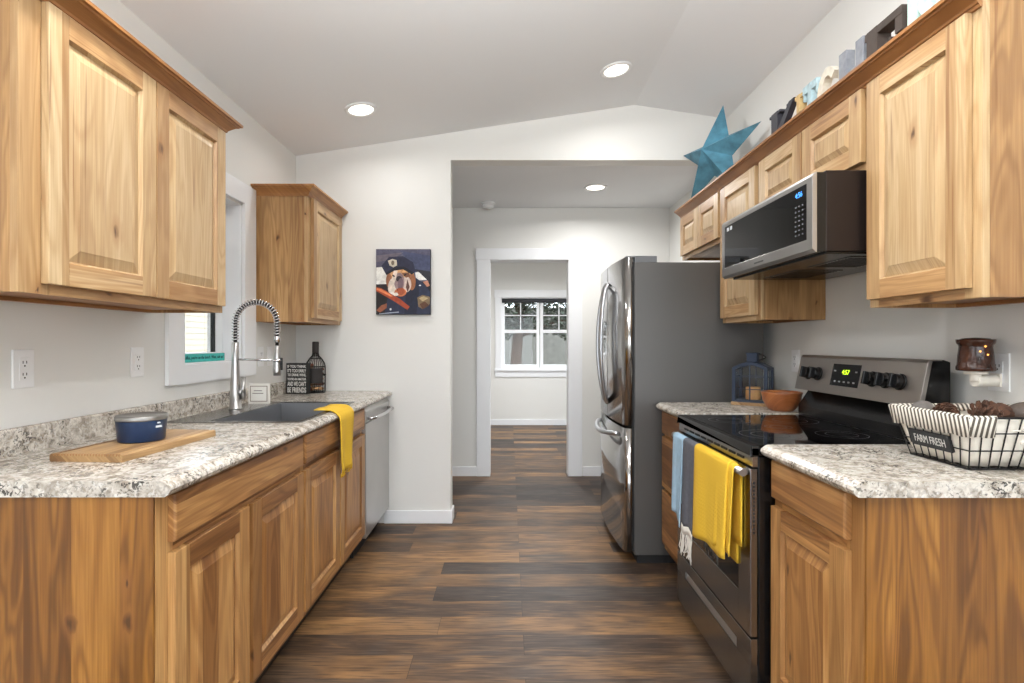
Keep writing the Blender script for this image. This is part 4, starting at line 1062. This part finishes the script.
# wire basket
bx0, bx1, by0, by1 = 1.188, 1.44, 1.385, 1.585; rx0, rx1, ry0, ry1 = 1.152, 1.475, 1.337, 1.612; zb0, zr0 = .9175, 1.055
t = thing('wire_basket', 'black wire basket with striped liner and pine cones on the right counter', 'basket', ((bx0+bx1)/2, (by0+by1)/2, .9145))
def lerp(a, b, u): return a + (b-a)*u
def rim(u): return (lerp(bx0, rx0, u), lerp(bx1, rx1, u), lerp(by0, ry0, u), lerp(by1, ry1, u), lerp(zb0, zr0, u))
m = MB()
for u, r_ in ((0, .0026), (.36, .0017), (.70, .0017), (1, .0028)):
    a, b, c_, d_, z = rim(u); m.tube([(a,c_,z), (b,c_,z), (b,d_,z), (a,d_,z)], r_, 6, closed=True)
nx_, ny_ = 10, 8
for k in range(nx_+1):
    f = k/nx_
    for w_ in (2, 3):
        p0 = rim(0); p1 = rim(1); m.tube([(lerp(p0[0],p0[1],f), p0[w_], p0[4]), (lerp(p1[0],p1[1],f), p1[w_], p1[4])], .0017, 6)
    p0 = rim(0); m.tube([(lerp(p0[0],p0[1],f), p0[2], p0[4]), (lerp(p0[0],p0[1],f), p0[3], p0[4])], .0014, 6)
for k in range(ny_+1):
    f = k/ny_
    for w_ in (0, 1):
        p0 = rim(0); p1 = rim(1); m.tube([(p0[w_], lerp(p0[2],p0[3],f), p0[4]), (p1[w_], lerp(p1[2],p1[3],f), p1[4])], .0017, 6)
sub(m, 'wire_frame', IRON, t)
# liner body inside the wires
def loop(u, ins, n=15, wob=0, z=None):
    a, b, c_, d_, zz = rim(u); a += ins; b -= ins; c_ += ins; d_ -= ins; pts = []
    for (p, q) in (((a,c_),(b,c_)), ((b,c_),(b,d_)), ((b,d_),(a,d_)), ((a,d_),(a,c_))):
        for k in range(n):
            f = k/n; pts.append((lerp(p[0],q[0],f), lerp(p[1],q[1],f)))
    return [(x, y, (zz if z is None else z) + wob*math.sin(i*1.9)) for i, (x, y) in enumerate(pts)]
rings = [loop(.04, .012, wob=.002), loop(.30, .006, wob=.001), loop(.6, .005), loop(.97, .005)]
m = MB(); g = [r_ + [r_[0]] for r_ in rings]; m.sheet(g, .003); bot = loop(.04, .012, wob=.002); m.add(bot, [tuple(range(len(bot)))]); sub(m, 'liner', CLOTHW, t)
def stripes():
    m, nt, b = new('ticking_stripe'); b.inputs['Roughness'].default_value = .9
    tc = N(nt, 'ShaderNodeTexCoord'); sp = N(nt, 'ShaderNodeSeparateXYZ'); nt.links.new(tc.outputs['Object'], sp.inputs[0])
    sn = N(nt, 'ShaderNodeSeparateXYZ'); nt.links.new(tc.outputs['Normal'], sn.inputs[0])
    isx = math_n(nt, 'GREATER_THAN', math_n(nt, 'ABSOLUTE', sn.outputs[0]), math_n(nt, 'ABSOLUTE', sn.outputs[1]))
    v = math_n(nt, 'ADD', math_n(nt, 'MULTIPLY', isx, sp.outputs[1]), math_n(nt, 'MULTIPLY', math_n(nt, 'SUBTRACT', 1.0, isx), sp.outputs[0]))
    s = math_n(nt, 'SINE', math_n(nt, 'MULTIPLY', v, 2*math.pi/.0135))
    nt.links.new(ramp(nt, math_n(nt, 'ADD', math_n(nt, 'MULTIPLY', s, .5), .5), [(.42, (232, 226, 214)), (.58, (92, 84, 74))]), b.inputs['Base Color']); return m
STR = stripes(); n = 15
def band(idx):
    top = [loop(1, .004, z=zr0+.002), loop(1, -.001, z=zr0+.005), loop(1, -.006, z=zr0+.002), loop(.82, -.007), loop(.64, -.009, wob=.002)]
    inn = [loop(.9, .010), top[0]]
    rows = [inn[0]] + top; return [[r_[i % 60] for i in idx] for r_ in rows]
m = MB(); m.sheet(band(list(range(46, 61)) ), .0028); m.sheet(band(list(range(15, 47))), .0028); m.sheet(band(list(range(0, 4))), .0028); m.sheet(band(list(range(10, 16))), .0028)
sub(m, 'striped_cuff', STR, t)
# name board
fa = Vector((rx0-bx0, 0, zr0-zb0)).normalized(); fn = Vector((-fa.z, 0, fa.x)); o0 = Vector((bx0, 1.487, zb0)) + fa*.060 + fn*.0048
m = MB(); m.obox(o0, Vector((0,.070,0)), fa*.023, fn*.0022); bd = sub(m, 'name_board', plain('slate_board', (40, 41, 42), .7), t)
m = MB(); place_text(m, text_mb('FARM FRESH', .02, .0006, (.108, .022)), o0 + fn*.0026, (0,-1,0), fa); sub(m, 'lettering', plain('chalk_white', (206, 204, 198), .8), bd)
m = MB()
for dy in (-.074, .074): m.tube([o0 + Vector((0,dy,0)) + fa*.014, o0 + Vector((0,dy*1.02,0)) - fa*.02], .0018, 6)
sub(m, 'hooks', IRON, t)
# string bow on the front side
m = MB(); p0 = Vector((1.292, ry0-.012, zr0-.030))
for pts in ([(0,0,0), (-.022,-.006,.012), (-.03,-.004,.002), (-.012,-.004,-.004), (0,0,0)], [(0,0,0), (.022,-.006,.014), (.032,-.004,.004), (.014,-.004,-.004), (0,0,0)],
            [(0,0,0), (-.014,-.006,-.014), (-.03,-.004,-.030)], [(0,0,0), (.016,-.005,-.02), (.026,-.003,-.038)], [(-.04,.006,.0),(0,0,0),(.05,.006,.004)]):
    m.tube([p0 + Vector(p) for p in pts], .0022, 6)
sub(m, 'tie_string', CLOTHW, t)
# pine cones and rounds in the basket
def pine_cone_mb(R_, L_):
    m = MB(); m.lathe([(.0001, 0), (R_*.3, L_*.12), (R_*.34, L_*.45), (R_*.2, L_*.85), (.0001, L_*.95)], (0,0,0), 10); n = 44
    for k in range(n):
        f = k/n; a = k*2.39996; z = L_*(.02 + .92*f); rr = R_*(.62 + .5*math.sin(math.pi*min(1, .15+f*.85)))
        d_ = Vector((math.cos(a), math.sin(a), .25 + .9*f)).normalized(); sd = Vector((-math.sin(a), math.cos(a), 0)); up = sd.cross(d_)*-1
        b0 = Vector((0,0,z)) + d_*R_*.2; tip = Vector((0,0,z)) + d_*rr; wv = R_*.30
        top = [b0 - sd*wv*.4, b0 + sd*wv*.4, tip - d_*R_*.25 + sd*wv*.9, tip + sd*wv*.55, tip - sd*wv*.55, tip - d_*R_*.25 - sd*wv*.9]
        bot = [p - up*R_*.09 for p in top]
        m.add(top + bot, [(0,1,2,3,4,5), (11,10,9,8,7,6)] + [(q, 6+q, 6+(q+1) % 6, (q+1) % 6) for q in range(6)])
    return m
CONE = plain('pine_cone_brown', (78, 50, 34), .8, var=.6, vscale=45)
cone0 = None
# a heap of crumpled paper fills the basket below the cones
spots = [(1.222, 1.420, 1.046, .026, .05, (1.45, 0, .9), 'pine cone at the front corner of the wire basket'),
         (1.285, 1.405, 1.048, .026, .05, (1.4, 0, 2.4), 'pine cone beside the string bow in the wire basket'),
         (1.215, 1.500, 1.046, .026, .05, (1.45, 0, -.5), 'pine cone behind the striped cuff in the middle of the basket'),
         (1.300, 1.500, 1.048, .026, .05, (1.4, 0, 1.6), 'pine cone lying behind the two front pine cones')]
for x, y, z, r_, l_, ro, lb in spots:
    if cone0 is None: cone0 = pine_cone_mb(.030, .056).build('pine_cone', CONE); o = cone0
    else: o = cone0.copy(); C.objects.link(o)
    o.location = (x, y, z); o.rotation_euler = ro; tag(o, lb, 'pine cone', 'pine cones in the wire basket')
def pebble(name, c, r_, mat, label, cat, sq=.7, rot=0):
    m = MB(); m.lathe([(max(.0001, math.sin(math.pi*k/14)), -math.cos(math.pi*k/14)) for k in range(15)], (0,0,0), 28)
    m.v = [(x*r_*(1+.05*math.sin(3*y+1)), y*r_*(1+.06*math.sin(2*x)), z*r_*sq) for x, y, z in m.v]
    o = m.build(name, mat); o.location = c; o.rotation_euler = (0, 0, rot); tag(o, label, cat); return o
GST = plain('grey_gourd', (104, 98, 94), .7, var=.25, vscale=35)
pebble('decorative_ball', (1.215, 1.573, 1.046), .030, GST, 'grey rounded ball at the far end of the wire basket', 'decoration', .95)
pebble('decorative_gourd', (1.385, 1.425, 1.055), .050, plain('brown_grey_gourd', (98, 86, 78), .7, var=.25, vscale=30), 'large flat grey brown gourd at the right of the wire basket', 'decoration', .62)
# crumpled filler carrying the contents
m = MB(); g = []
for i in range(13):
    row = []
    for j in range(13):
        x = lerp(bx0-.018, bx1+.018, i/12); y = lerp(by0-.022, by1+.022, j/12)
        row.append((x, y, 1.018 + .005*math.sin(5*i)*math.cos(4*j+1) + .004*math.sin(3.1*i+2.3*j)))
    g.append(row)
m.sheet(g, .004); sub(m, 'paper_filler', plain('kraft_paper', (178, 158, 130), .9), t)

# ------------------------------------------------------------ on top of the cabinets
# barn star
sc_ = Vector((1.262, 3.33, ZT+.0225)); 
STAR = plain('weathered_teal_metal', (76, 130, 152), .55, .1, var=.4, vscale=14, bump=.3, bscale=60)
yaw = R(112)   # direction of the star's right hand side
ux = Vector((.245, -.53, 0)).normalized(); nn = Vector((-ux.y*-1, ux.x*-1, 0)); nn = Vector((ux.y, -ux.x, 0))
up = Vector((0,0,1)); lean = R(9); upl = (up*math.cos(lean) - nn*math.sin(lean)).normalized(); nl = ux.cross(upl)*-1
if nl.dot(Vector((-1,-1,0))) < 0: nl = -nl
RO, RI, DP = .33, .130, .13
cz = RO*math.cos(R(36))
cen = sc_ + upl*cz
m = MB(); ring = []
for k in range(10):
    a = math.pi/2 + k*math.pi/5; r_ = RO if k % 2 == 0 else RI
    ring.append(cen + ux*r_*math.cos(a) + upl*r_*math.sin(a))
apex = cen + nl*DP; back = cen - nl*.004
m.add(ring + [apex, back], [(k, (k+1) % 10, 10) for k in range(10)] + [((k+1) % 10, k, 11) for k in range(10)])
o = m.build('barn_star', STAR); origin_to(o, sc_); tag(o, 'large weathered teal metal star leaning on top of the fridge cabinet', 'star')

# KITCHEN letters
def letter_mb(ch, w, h, d):
    m = MB(); a = w*.27; hb = h*.16
    cnt = [0]
    def B(y0, y1, z0, z1):
        e = .0006*cnt[0]; cnt[0] += 1
        m.box(-d/2+e*1.5, d/2-e*1.5, -y0-e, -y1+e, z0+e*.3, z1-e)   # y along reading direction (towards the camera is +u)
    def par(pts): cnt[0] += 1; m.prism([(-p[0], p[1]) for p in pts], 'x', -d/2+.0009*cnt[0]*(ch != 'C'), d/2-.0009*cnt[0]*(ch != 'C'))
    if ch == 'K':
        B(.1*w, .1*w+a, 0, h); B(0, a+.2*w, 0, .07*h); B(0, a+.2*w, .93*h, h)
        par([(.30*w, .44*h), (.36*w, .60*h), (.80*w, h), (1.0*w, h), (.52*w, .50*h)])
        par([(.48*w, .62*h), (.36*w, .48*h), (.74*w, 0), (1.0*w, 0)])
        B(.70*w, 1.0*w, 0, .07*h); B(.68*w, 1.0*w, .93*h, h)
    elif ch == 'I': B(.3*w, .7*w, 0, h); B(0, w, 0, .09*h); B(0, w, .91*h, h)
    elif ch == 'T': B(.38*w, .62*w, 0, h); B(0, w, .84*h, h); B(.22*w, .78*w, 0, .08*h); B(0, .12*w, .70*h, h); B(.88*w, w, .70*h, h)
    elif ch == 'C':
        n = 22; O = []; I = []
        for k in range(n+1):
            an = R(42) + (2*math.pi - R(84))*k/n
            O.append((w/2 + w/2*math.cos(an), h/2 + h/2*math.sin(an))); I.append((w/2 + w*.27*math.cos(an), h/2 + h*.34*math.sin(an)))
        for k in range(n): par([O[k], O[k+1], I[k+1], I[k]])
        B(.78*w, .98*w, .62*h, .90*h)
    elif ch == 'H': B(0, .32*w, 0, h); B(.68*w, w, 0, h); B(.3*w, .7*w, .40*h, .60*h)
    elif ch == 'E': B(.06*w, .36*w, 0, h); B(0, w, .86*h, h); B(0, w, 0, .14*h); B(.80*w, w, .60*h, h); B(.80*w, w, 0, .40*h); B(.3*w, .68*w, .44*h, .58*h); B(.6*w, .70*w, .36*h, .66*h)
    elif ch == 'N':
        B(.04*w, .28*w, 0, h); B(.72*w, .96*w, 0, h); par([(.04*w, h), (.30*w, h), (.96*w, 0), (.70*w, 0)])
    m.v = [(x, y, z) for x, y, z in m.v]; return m
GALV = plain('galvanised_metal', (140, 144, 152), .6, .2, var=.25, vscale=30)
LET = [('K', 2.595, 2.375, .205, plain('dark_navy_paint', (48, 48, 58), .6, var=.2, vscale=40), 'dark navy wooden letter K beside the teal star', 1.275),
       ('I', 2.365, 2.305, .195, plain('tan_paint', (206, 176, 122), .7, var=.15, vscale=40), 'tan wooden letter I standing next to the dark letter K', 1.275),
       ('T', 2.30, 2.195, .205, plain('pale_blue_paint', (182, 208, 216), .7, var=.2, vscale=50), 'pale blue wooden letter T between the tan I and the cream C', 1.275),
       ('C', 2.19, 2.055, .205, plain('cream_paint', (226, 220, 204), .7, var=.1, vscale=40), 'cream wooden letter C next to the galvanised letter H', 1.275),
       ('H', 2.045, 1.905, .21, GALV, 'grey galvanised metal letter H beside the dark brown E', 1.275),
       ('E', 1.893, 1.714, .20, plain('dark_brown_paint', (70, 60, 54), .6, var=.15, vscale=40), 'thick dark brown block letter E on the right cabinets', 1.28),
       ('N', 1.700, 1.535, .225, plain('mint_paint', (190, 218, 212), .7, var=.15, vscale=50), 'mint green letter N nearest the camera on the right cabinets', 1.275)]
for ch, ya, yb, h_, mat, lb, x in LET:
    m = letter_mb(ch, ya-yb, h_, .034 if ch != 'E' else .05)
    o = m.build('letter', mat, bevel=.0015); o.location = (x, ya, ZT+.0015); tag(o, lb, 'letter', 'letters spelling KITCHEN on the right cabinets')

# ------------------------------------------------------------ canvas picture of a dog in a police cap
px0, px1, pz0, pz1 = -.911, -.538, 1.438, 1.886
t = thing('canvas_picture', 'rectangular canvas picture of a bulldog in a police cap at a steering wheel', 'picture', ((px0+px1)/2, YM, pz0))
m = MB(); m.box(px0, px1, YM-.030, YM-.001, pz0, pz1); sub(m, 'canvas', plain('canvas_edge', (34, 34, 42), .8), t, .002)
PW, PH = px1-px0, pz1-pz0
def pc(u, v, lay): return (px0 + PW*min(.995, max(.005, u)), YM-.0302-.0004*lay, pz1 - PH*min(.995, max(.005, v)))
PAL = {}
def pcol(rgb):
    if rgb not in PAL: PAL[rgb] = plain('paint_%02x%02x%02x' % rgb, rgb, .7, var=.22, vscale=45)
    return PAL[rgb]
shapes = []
def poly(rgb, pts): shapes.append((rgb, pts))
def ell(rgb, cu, cv, ru, rv, rot=0, n=20):
    shapes.append((rgb, [(cu + ru*math.cos(2*math.pi*k/n)*math.cos(rot) - rv*math.sin(2*math.pi*k/n)*math.sin(rot), cv + ru*math.cos(2*math.pi*k/n)*math.sin(rot) + rv*math.sin(2*math.pi*k/n)*math.cos(rot)) for k in range(n)]))
poly((86, 84, 104), [(0,0), (1,0), (1,.5), (0,.5)])
poly((70, 76, 104), [(.45,.03), (1,.10), (1,.42), (.7,.35)]); poly((108, 100, 112), [(0,.10), (.5,.05), (.3,.16), (0,.20)])
poly((236, 234, 228), [(0,.28), (.17,.27), (.26,.55), (0,.56)])
poly((232, 230, 226), [(.72,.36), (.80,.34), (.93,.44), (.95,.47), (.74,.48)])
poly((46, 44, 54), [(.66,.30), (1,.34), (1,.52), (.95,.48), (.80,.36)])
poly((40, 36, 38), [(0,.54), (.30,.53), (.34,1), (0,1)])
poly((44, 50, 74), [(.16,1), (.22,.72), (.42,.62), (.74,.44), (.92,.56), (1,.66), (1,1)])
poly((30, 36, 56), [(.55,.66), (.74,.46), (.80,.62), (.74,1), (.52,1)])
ell((190, 138, 92), .46, .46, .25, .20); ell((204, 158, 112), .37, .42, .11, .14, .2); ell((206, 160, 108), .60, .40, .10, .13)
ell((156, 100, 66), .66, .50, .07, .13); ell((150, 98, 70), .24, .48, .055, .11)
ell((222, 208, 194), .31, .56, .085, .13, .3); ell((214, 196, 184), .56, .54, .09, .12)
ell((150, 126, 128), .43, .50, .095, .14); ell((54, 46, 52), .425, .455, .055, .045)
ell((206, 120, 78), .45, .66, .11, .065); ell((120, 60, 46), .45, .625, .07, .03)
ell((236, 232, 224), .37, .69, .04, .025); poly((230, 214, 200), [(.33,.33), (.40,.33), (.36,.48), (.27,.64), (.23,.60), (.29,.46)]); poly((120, 78, 56), [(.47,.36), (.60,.34), (.63,.42), (.55,.44)]); poly((226, 176, 120), [(.50,.31), (.62,.32), (.58,.36), (.48,.36)])
ell((112, 92, 100), .45, .53, .05, .09, .2); poly((92, 60, 52), [(.58,.46), (.62,.58), (.58,.66), (.55,.58)]); poly((236, 226, 216), [(.26,.62), (.31,.66), (.42,.70), (.34,.72), (.27,.68)])
ell((30, 22, 22), .325, .41, .026, .013, .5); ell((30, 22, 22), .535, .395, .028, .013, -.3); poly((170, 86, 56), [(.40,.60), (.50,.59), (.54,.66), (.47,.71), (.40,.68)])
poly((42, 44, 66), [(.10,.26), (.24,.12), (.50,.11), (.68,.20), (.73,.34), (.68,.38), (.50,.28), (.34,.29), (.18,.38)])
poly((24, 25, 36), [(.18,.37), (.34,.28), (.52,.27), (.70,.36), (.66,.39), (.50,.31), (.34,.33), (.19,.40)])
poly((206, 196, 176), [(.22,.18), (.30,.15), (.38,.17), (.39,.25), (.32,.28), (.25,.25)]); ell((120, 106, 90), .31, .21, .03, .035)
poly((168, 74, 46), [(0,.58), (.10,.60), (.44,.76), (.62,.88), (.58,.93), (.34,.80), (0,.64)]); poly((222, 130, 84), [(.01,.595), (.10,.612), (.32,.72), (.28,.73), (.01,.62)])
poly((150, 90, 66), [(0,.94), (.10,.86), (.20,.83), (.20,.90), (.08,.97)])
poly((128, 108, 82), [(.76,.74), (.86,.70), (.99,.73), (.99,.84), (.86,.92), (.78,.88)]); poly((192, 170, 130), [(.79,.75), (.88,.72), (.96,.75), (.86,.80)]); poly((96, 62, 44), [(.80,.84), (.90,.80), (.98,.86), (.86,.92)])
poly((190, 130, 104), [(.86,.50), (.95,.48), (.99,.56), (.94,.58)])
ell((232, 234, 240), .81, .555, .02, .01); ell((232, 234, 240), .27, .92, .018, .018)
poly((168, 176, 190), [(.06,.985), (.42,.955), (.42,.972), (.06,.998)])
cols = []; m = MB()
for k, (rgb, pts) in enumerate(shapes):
    mt = pcol(rgb)
    if mt not in cols: cols.append(mt)
    P3 = [pc(u, v, 1 + k*.12) for u, v in pts]; c_ = [sum(p[i] for p in P3)/len(P3) for i in range(3)]
    # polygons are filled by an ear-safe ngon
    m.add(P3, [tuple(range(len(P3)))], cols.index(mt))
o = m.build('painted_image', cols, t, recalc=False)
for p in o.data.polygons:
    if p.normal.y > 0: p.flip()

# ------------------------------------------------------------ outdoors seen through the windows
m = MB(); m.box(-14, 14, YF+T, 26, -.25, -.15); m.box(-14, -4.2, -16, YF+T, -.25, -.15); m.box(4.2, 14, -16, YF+T, -.25, -.15); m.box(-4.2, 4.2, -16, YR-.3, -.25, -.15)
g = struct('ground', m, plain('pale_gravel', (170, 164, 152), .95, var=.2, vscale=4))
FEN = plain('weathered_fence_wood', (128, 127, 122), .9, var=.12, vscale=10)
t = thing('board_fence', 'tall pale grey board fence outside the far window', 'fence', (.8, 12.4, -.15))
m = MB()
for k in range(60): x = -3.6 + k*.145; m.box(x, x+.1445, 12.38+.004*(k % 2), 12.40+.004*(k % 2), -.12, 2.05 + .004*(k % 3))
sub(m, 'boards', FEN, t)
m = MB(); m.box(-3.6, 5.1, 12.405, 12.44, .3, .39); m.box(-3.6, 5.1, 12.405, 12.44, 1.6, 1.69); sub(m, 'rails', FEN, t)
for k in range(5):
    m = MB(); x = -3.5 + k*2.1; m.box(x, x+.09, 12.44, 12.53, -.15, 2.0); sub(m, 'post', FEN, t)
t = thing('garden_tree', 'leafy grey green tree with a stout trunk outside the far window', 'tree', (.16, 10.4, -.15))
m = MB(); m.tube([(.10, 10.4, -.15), (.13, 10.4, .4), (.14, 10.42, .95), (.17, 10.42, 1.35), (.22, 10.45, 1.9), (.3, 10.5, 2.6)], [.16, .12, .105, .10, .09, .06], 14)
for (e_, z) in (((1.3, 10.6, 2.3), 1.4), ((-.9, 10.3, 2.2), 1.5), ((.9, 10.2, 2.7), 1.8), ((-.3, 10.8, 2.9), 1.9), ((1.7, 10.4, 1.75), 1.35)):
    m.tube([(.17, 10.42, z), ((.17+e_[0])/2, (10.42+e_[1])/2, (z+e_[2])/2+.12), e_], [.035, .022, .01], 8)
sub(m, 'trunk', TRUNKM, t)
rnd = random.Random(5); vs = []; fs = []
LEAF = plain('grey_green_leaf', (82, 90, 78), .6, var=.35, vscale=3)
m = MB()
for k in range(9000):
    x = rnd.uniform(-1.0, 2.3); z = rnd.uniform(1.32, 2.75); y = 10.4 + rnd.uniform(-.75, .75)
    lim = 1.33 + .10*math.sin(3.1*x) + .06*math.sin(9*x)
    if z < lim: continue
    a = rnd.uniform(0, 6.28); tl = rnd.uniform(-.9, .5); d_ = Vector((math.cos(a)*math.cos(tl), math.sin(a)*math.cos(tl), math.sin(tl))); s_ = Vector((-math.sin(a), math.cos(a), rnd.uniform(-.4,.4))).normalized()
    L_ = rnd.uniform(.08, .15); W_ = L_*.3; c_ = Vector((x, y, z)); n_ = d_.cross(s_)
    m.add([c_ - d_*L_/2, c_ + s_*W_ + n_*.006, c_ + d_*L_/2, c_ - s_*W_ + n_*.006], [(0,1,2,3)])
fo = sub(m, 'foliage', LEAF, t)
# neighbouring house wall outside the sink window
t = thing('neighbour_house', 'cream neighbouring house wall seen through the sink window', 'house', (-8.4, 11, -.15))
m = MB()
for k in range(22): z = -.15 + k*.15; m.prism([(-8.2, z), (-8.17, z), (-8.185, z+.15), (-8.2, z+.15)], 'y', .5, 22)
m.box(-8.6, -8.2, .5, 22, -.15, 3.15); sub(m, 'siding', plain('cream_siding', (168, 160, 144), .8), t)
m = MB(); m.prism([(-8.75, 3.1), (-7.9, 3.15), (-8.75, 3.6)], 'y', .4, 22.1); sub(m, 'eave', TRIM, t)
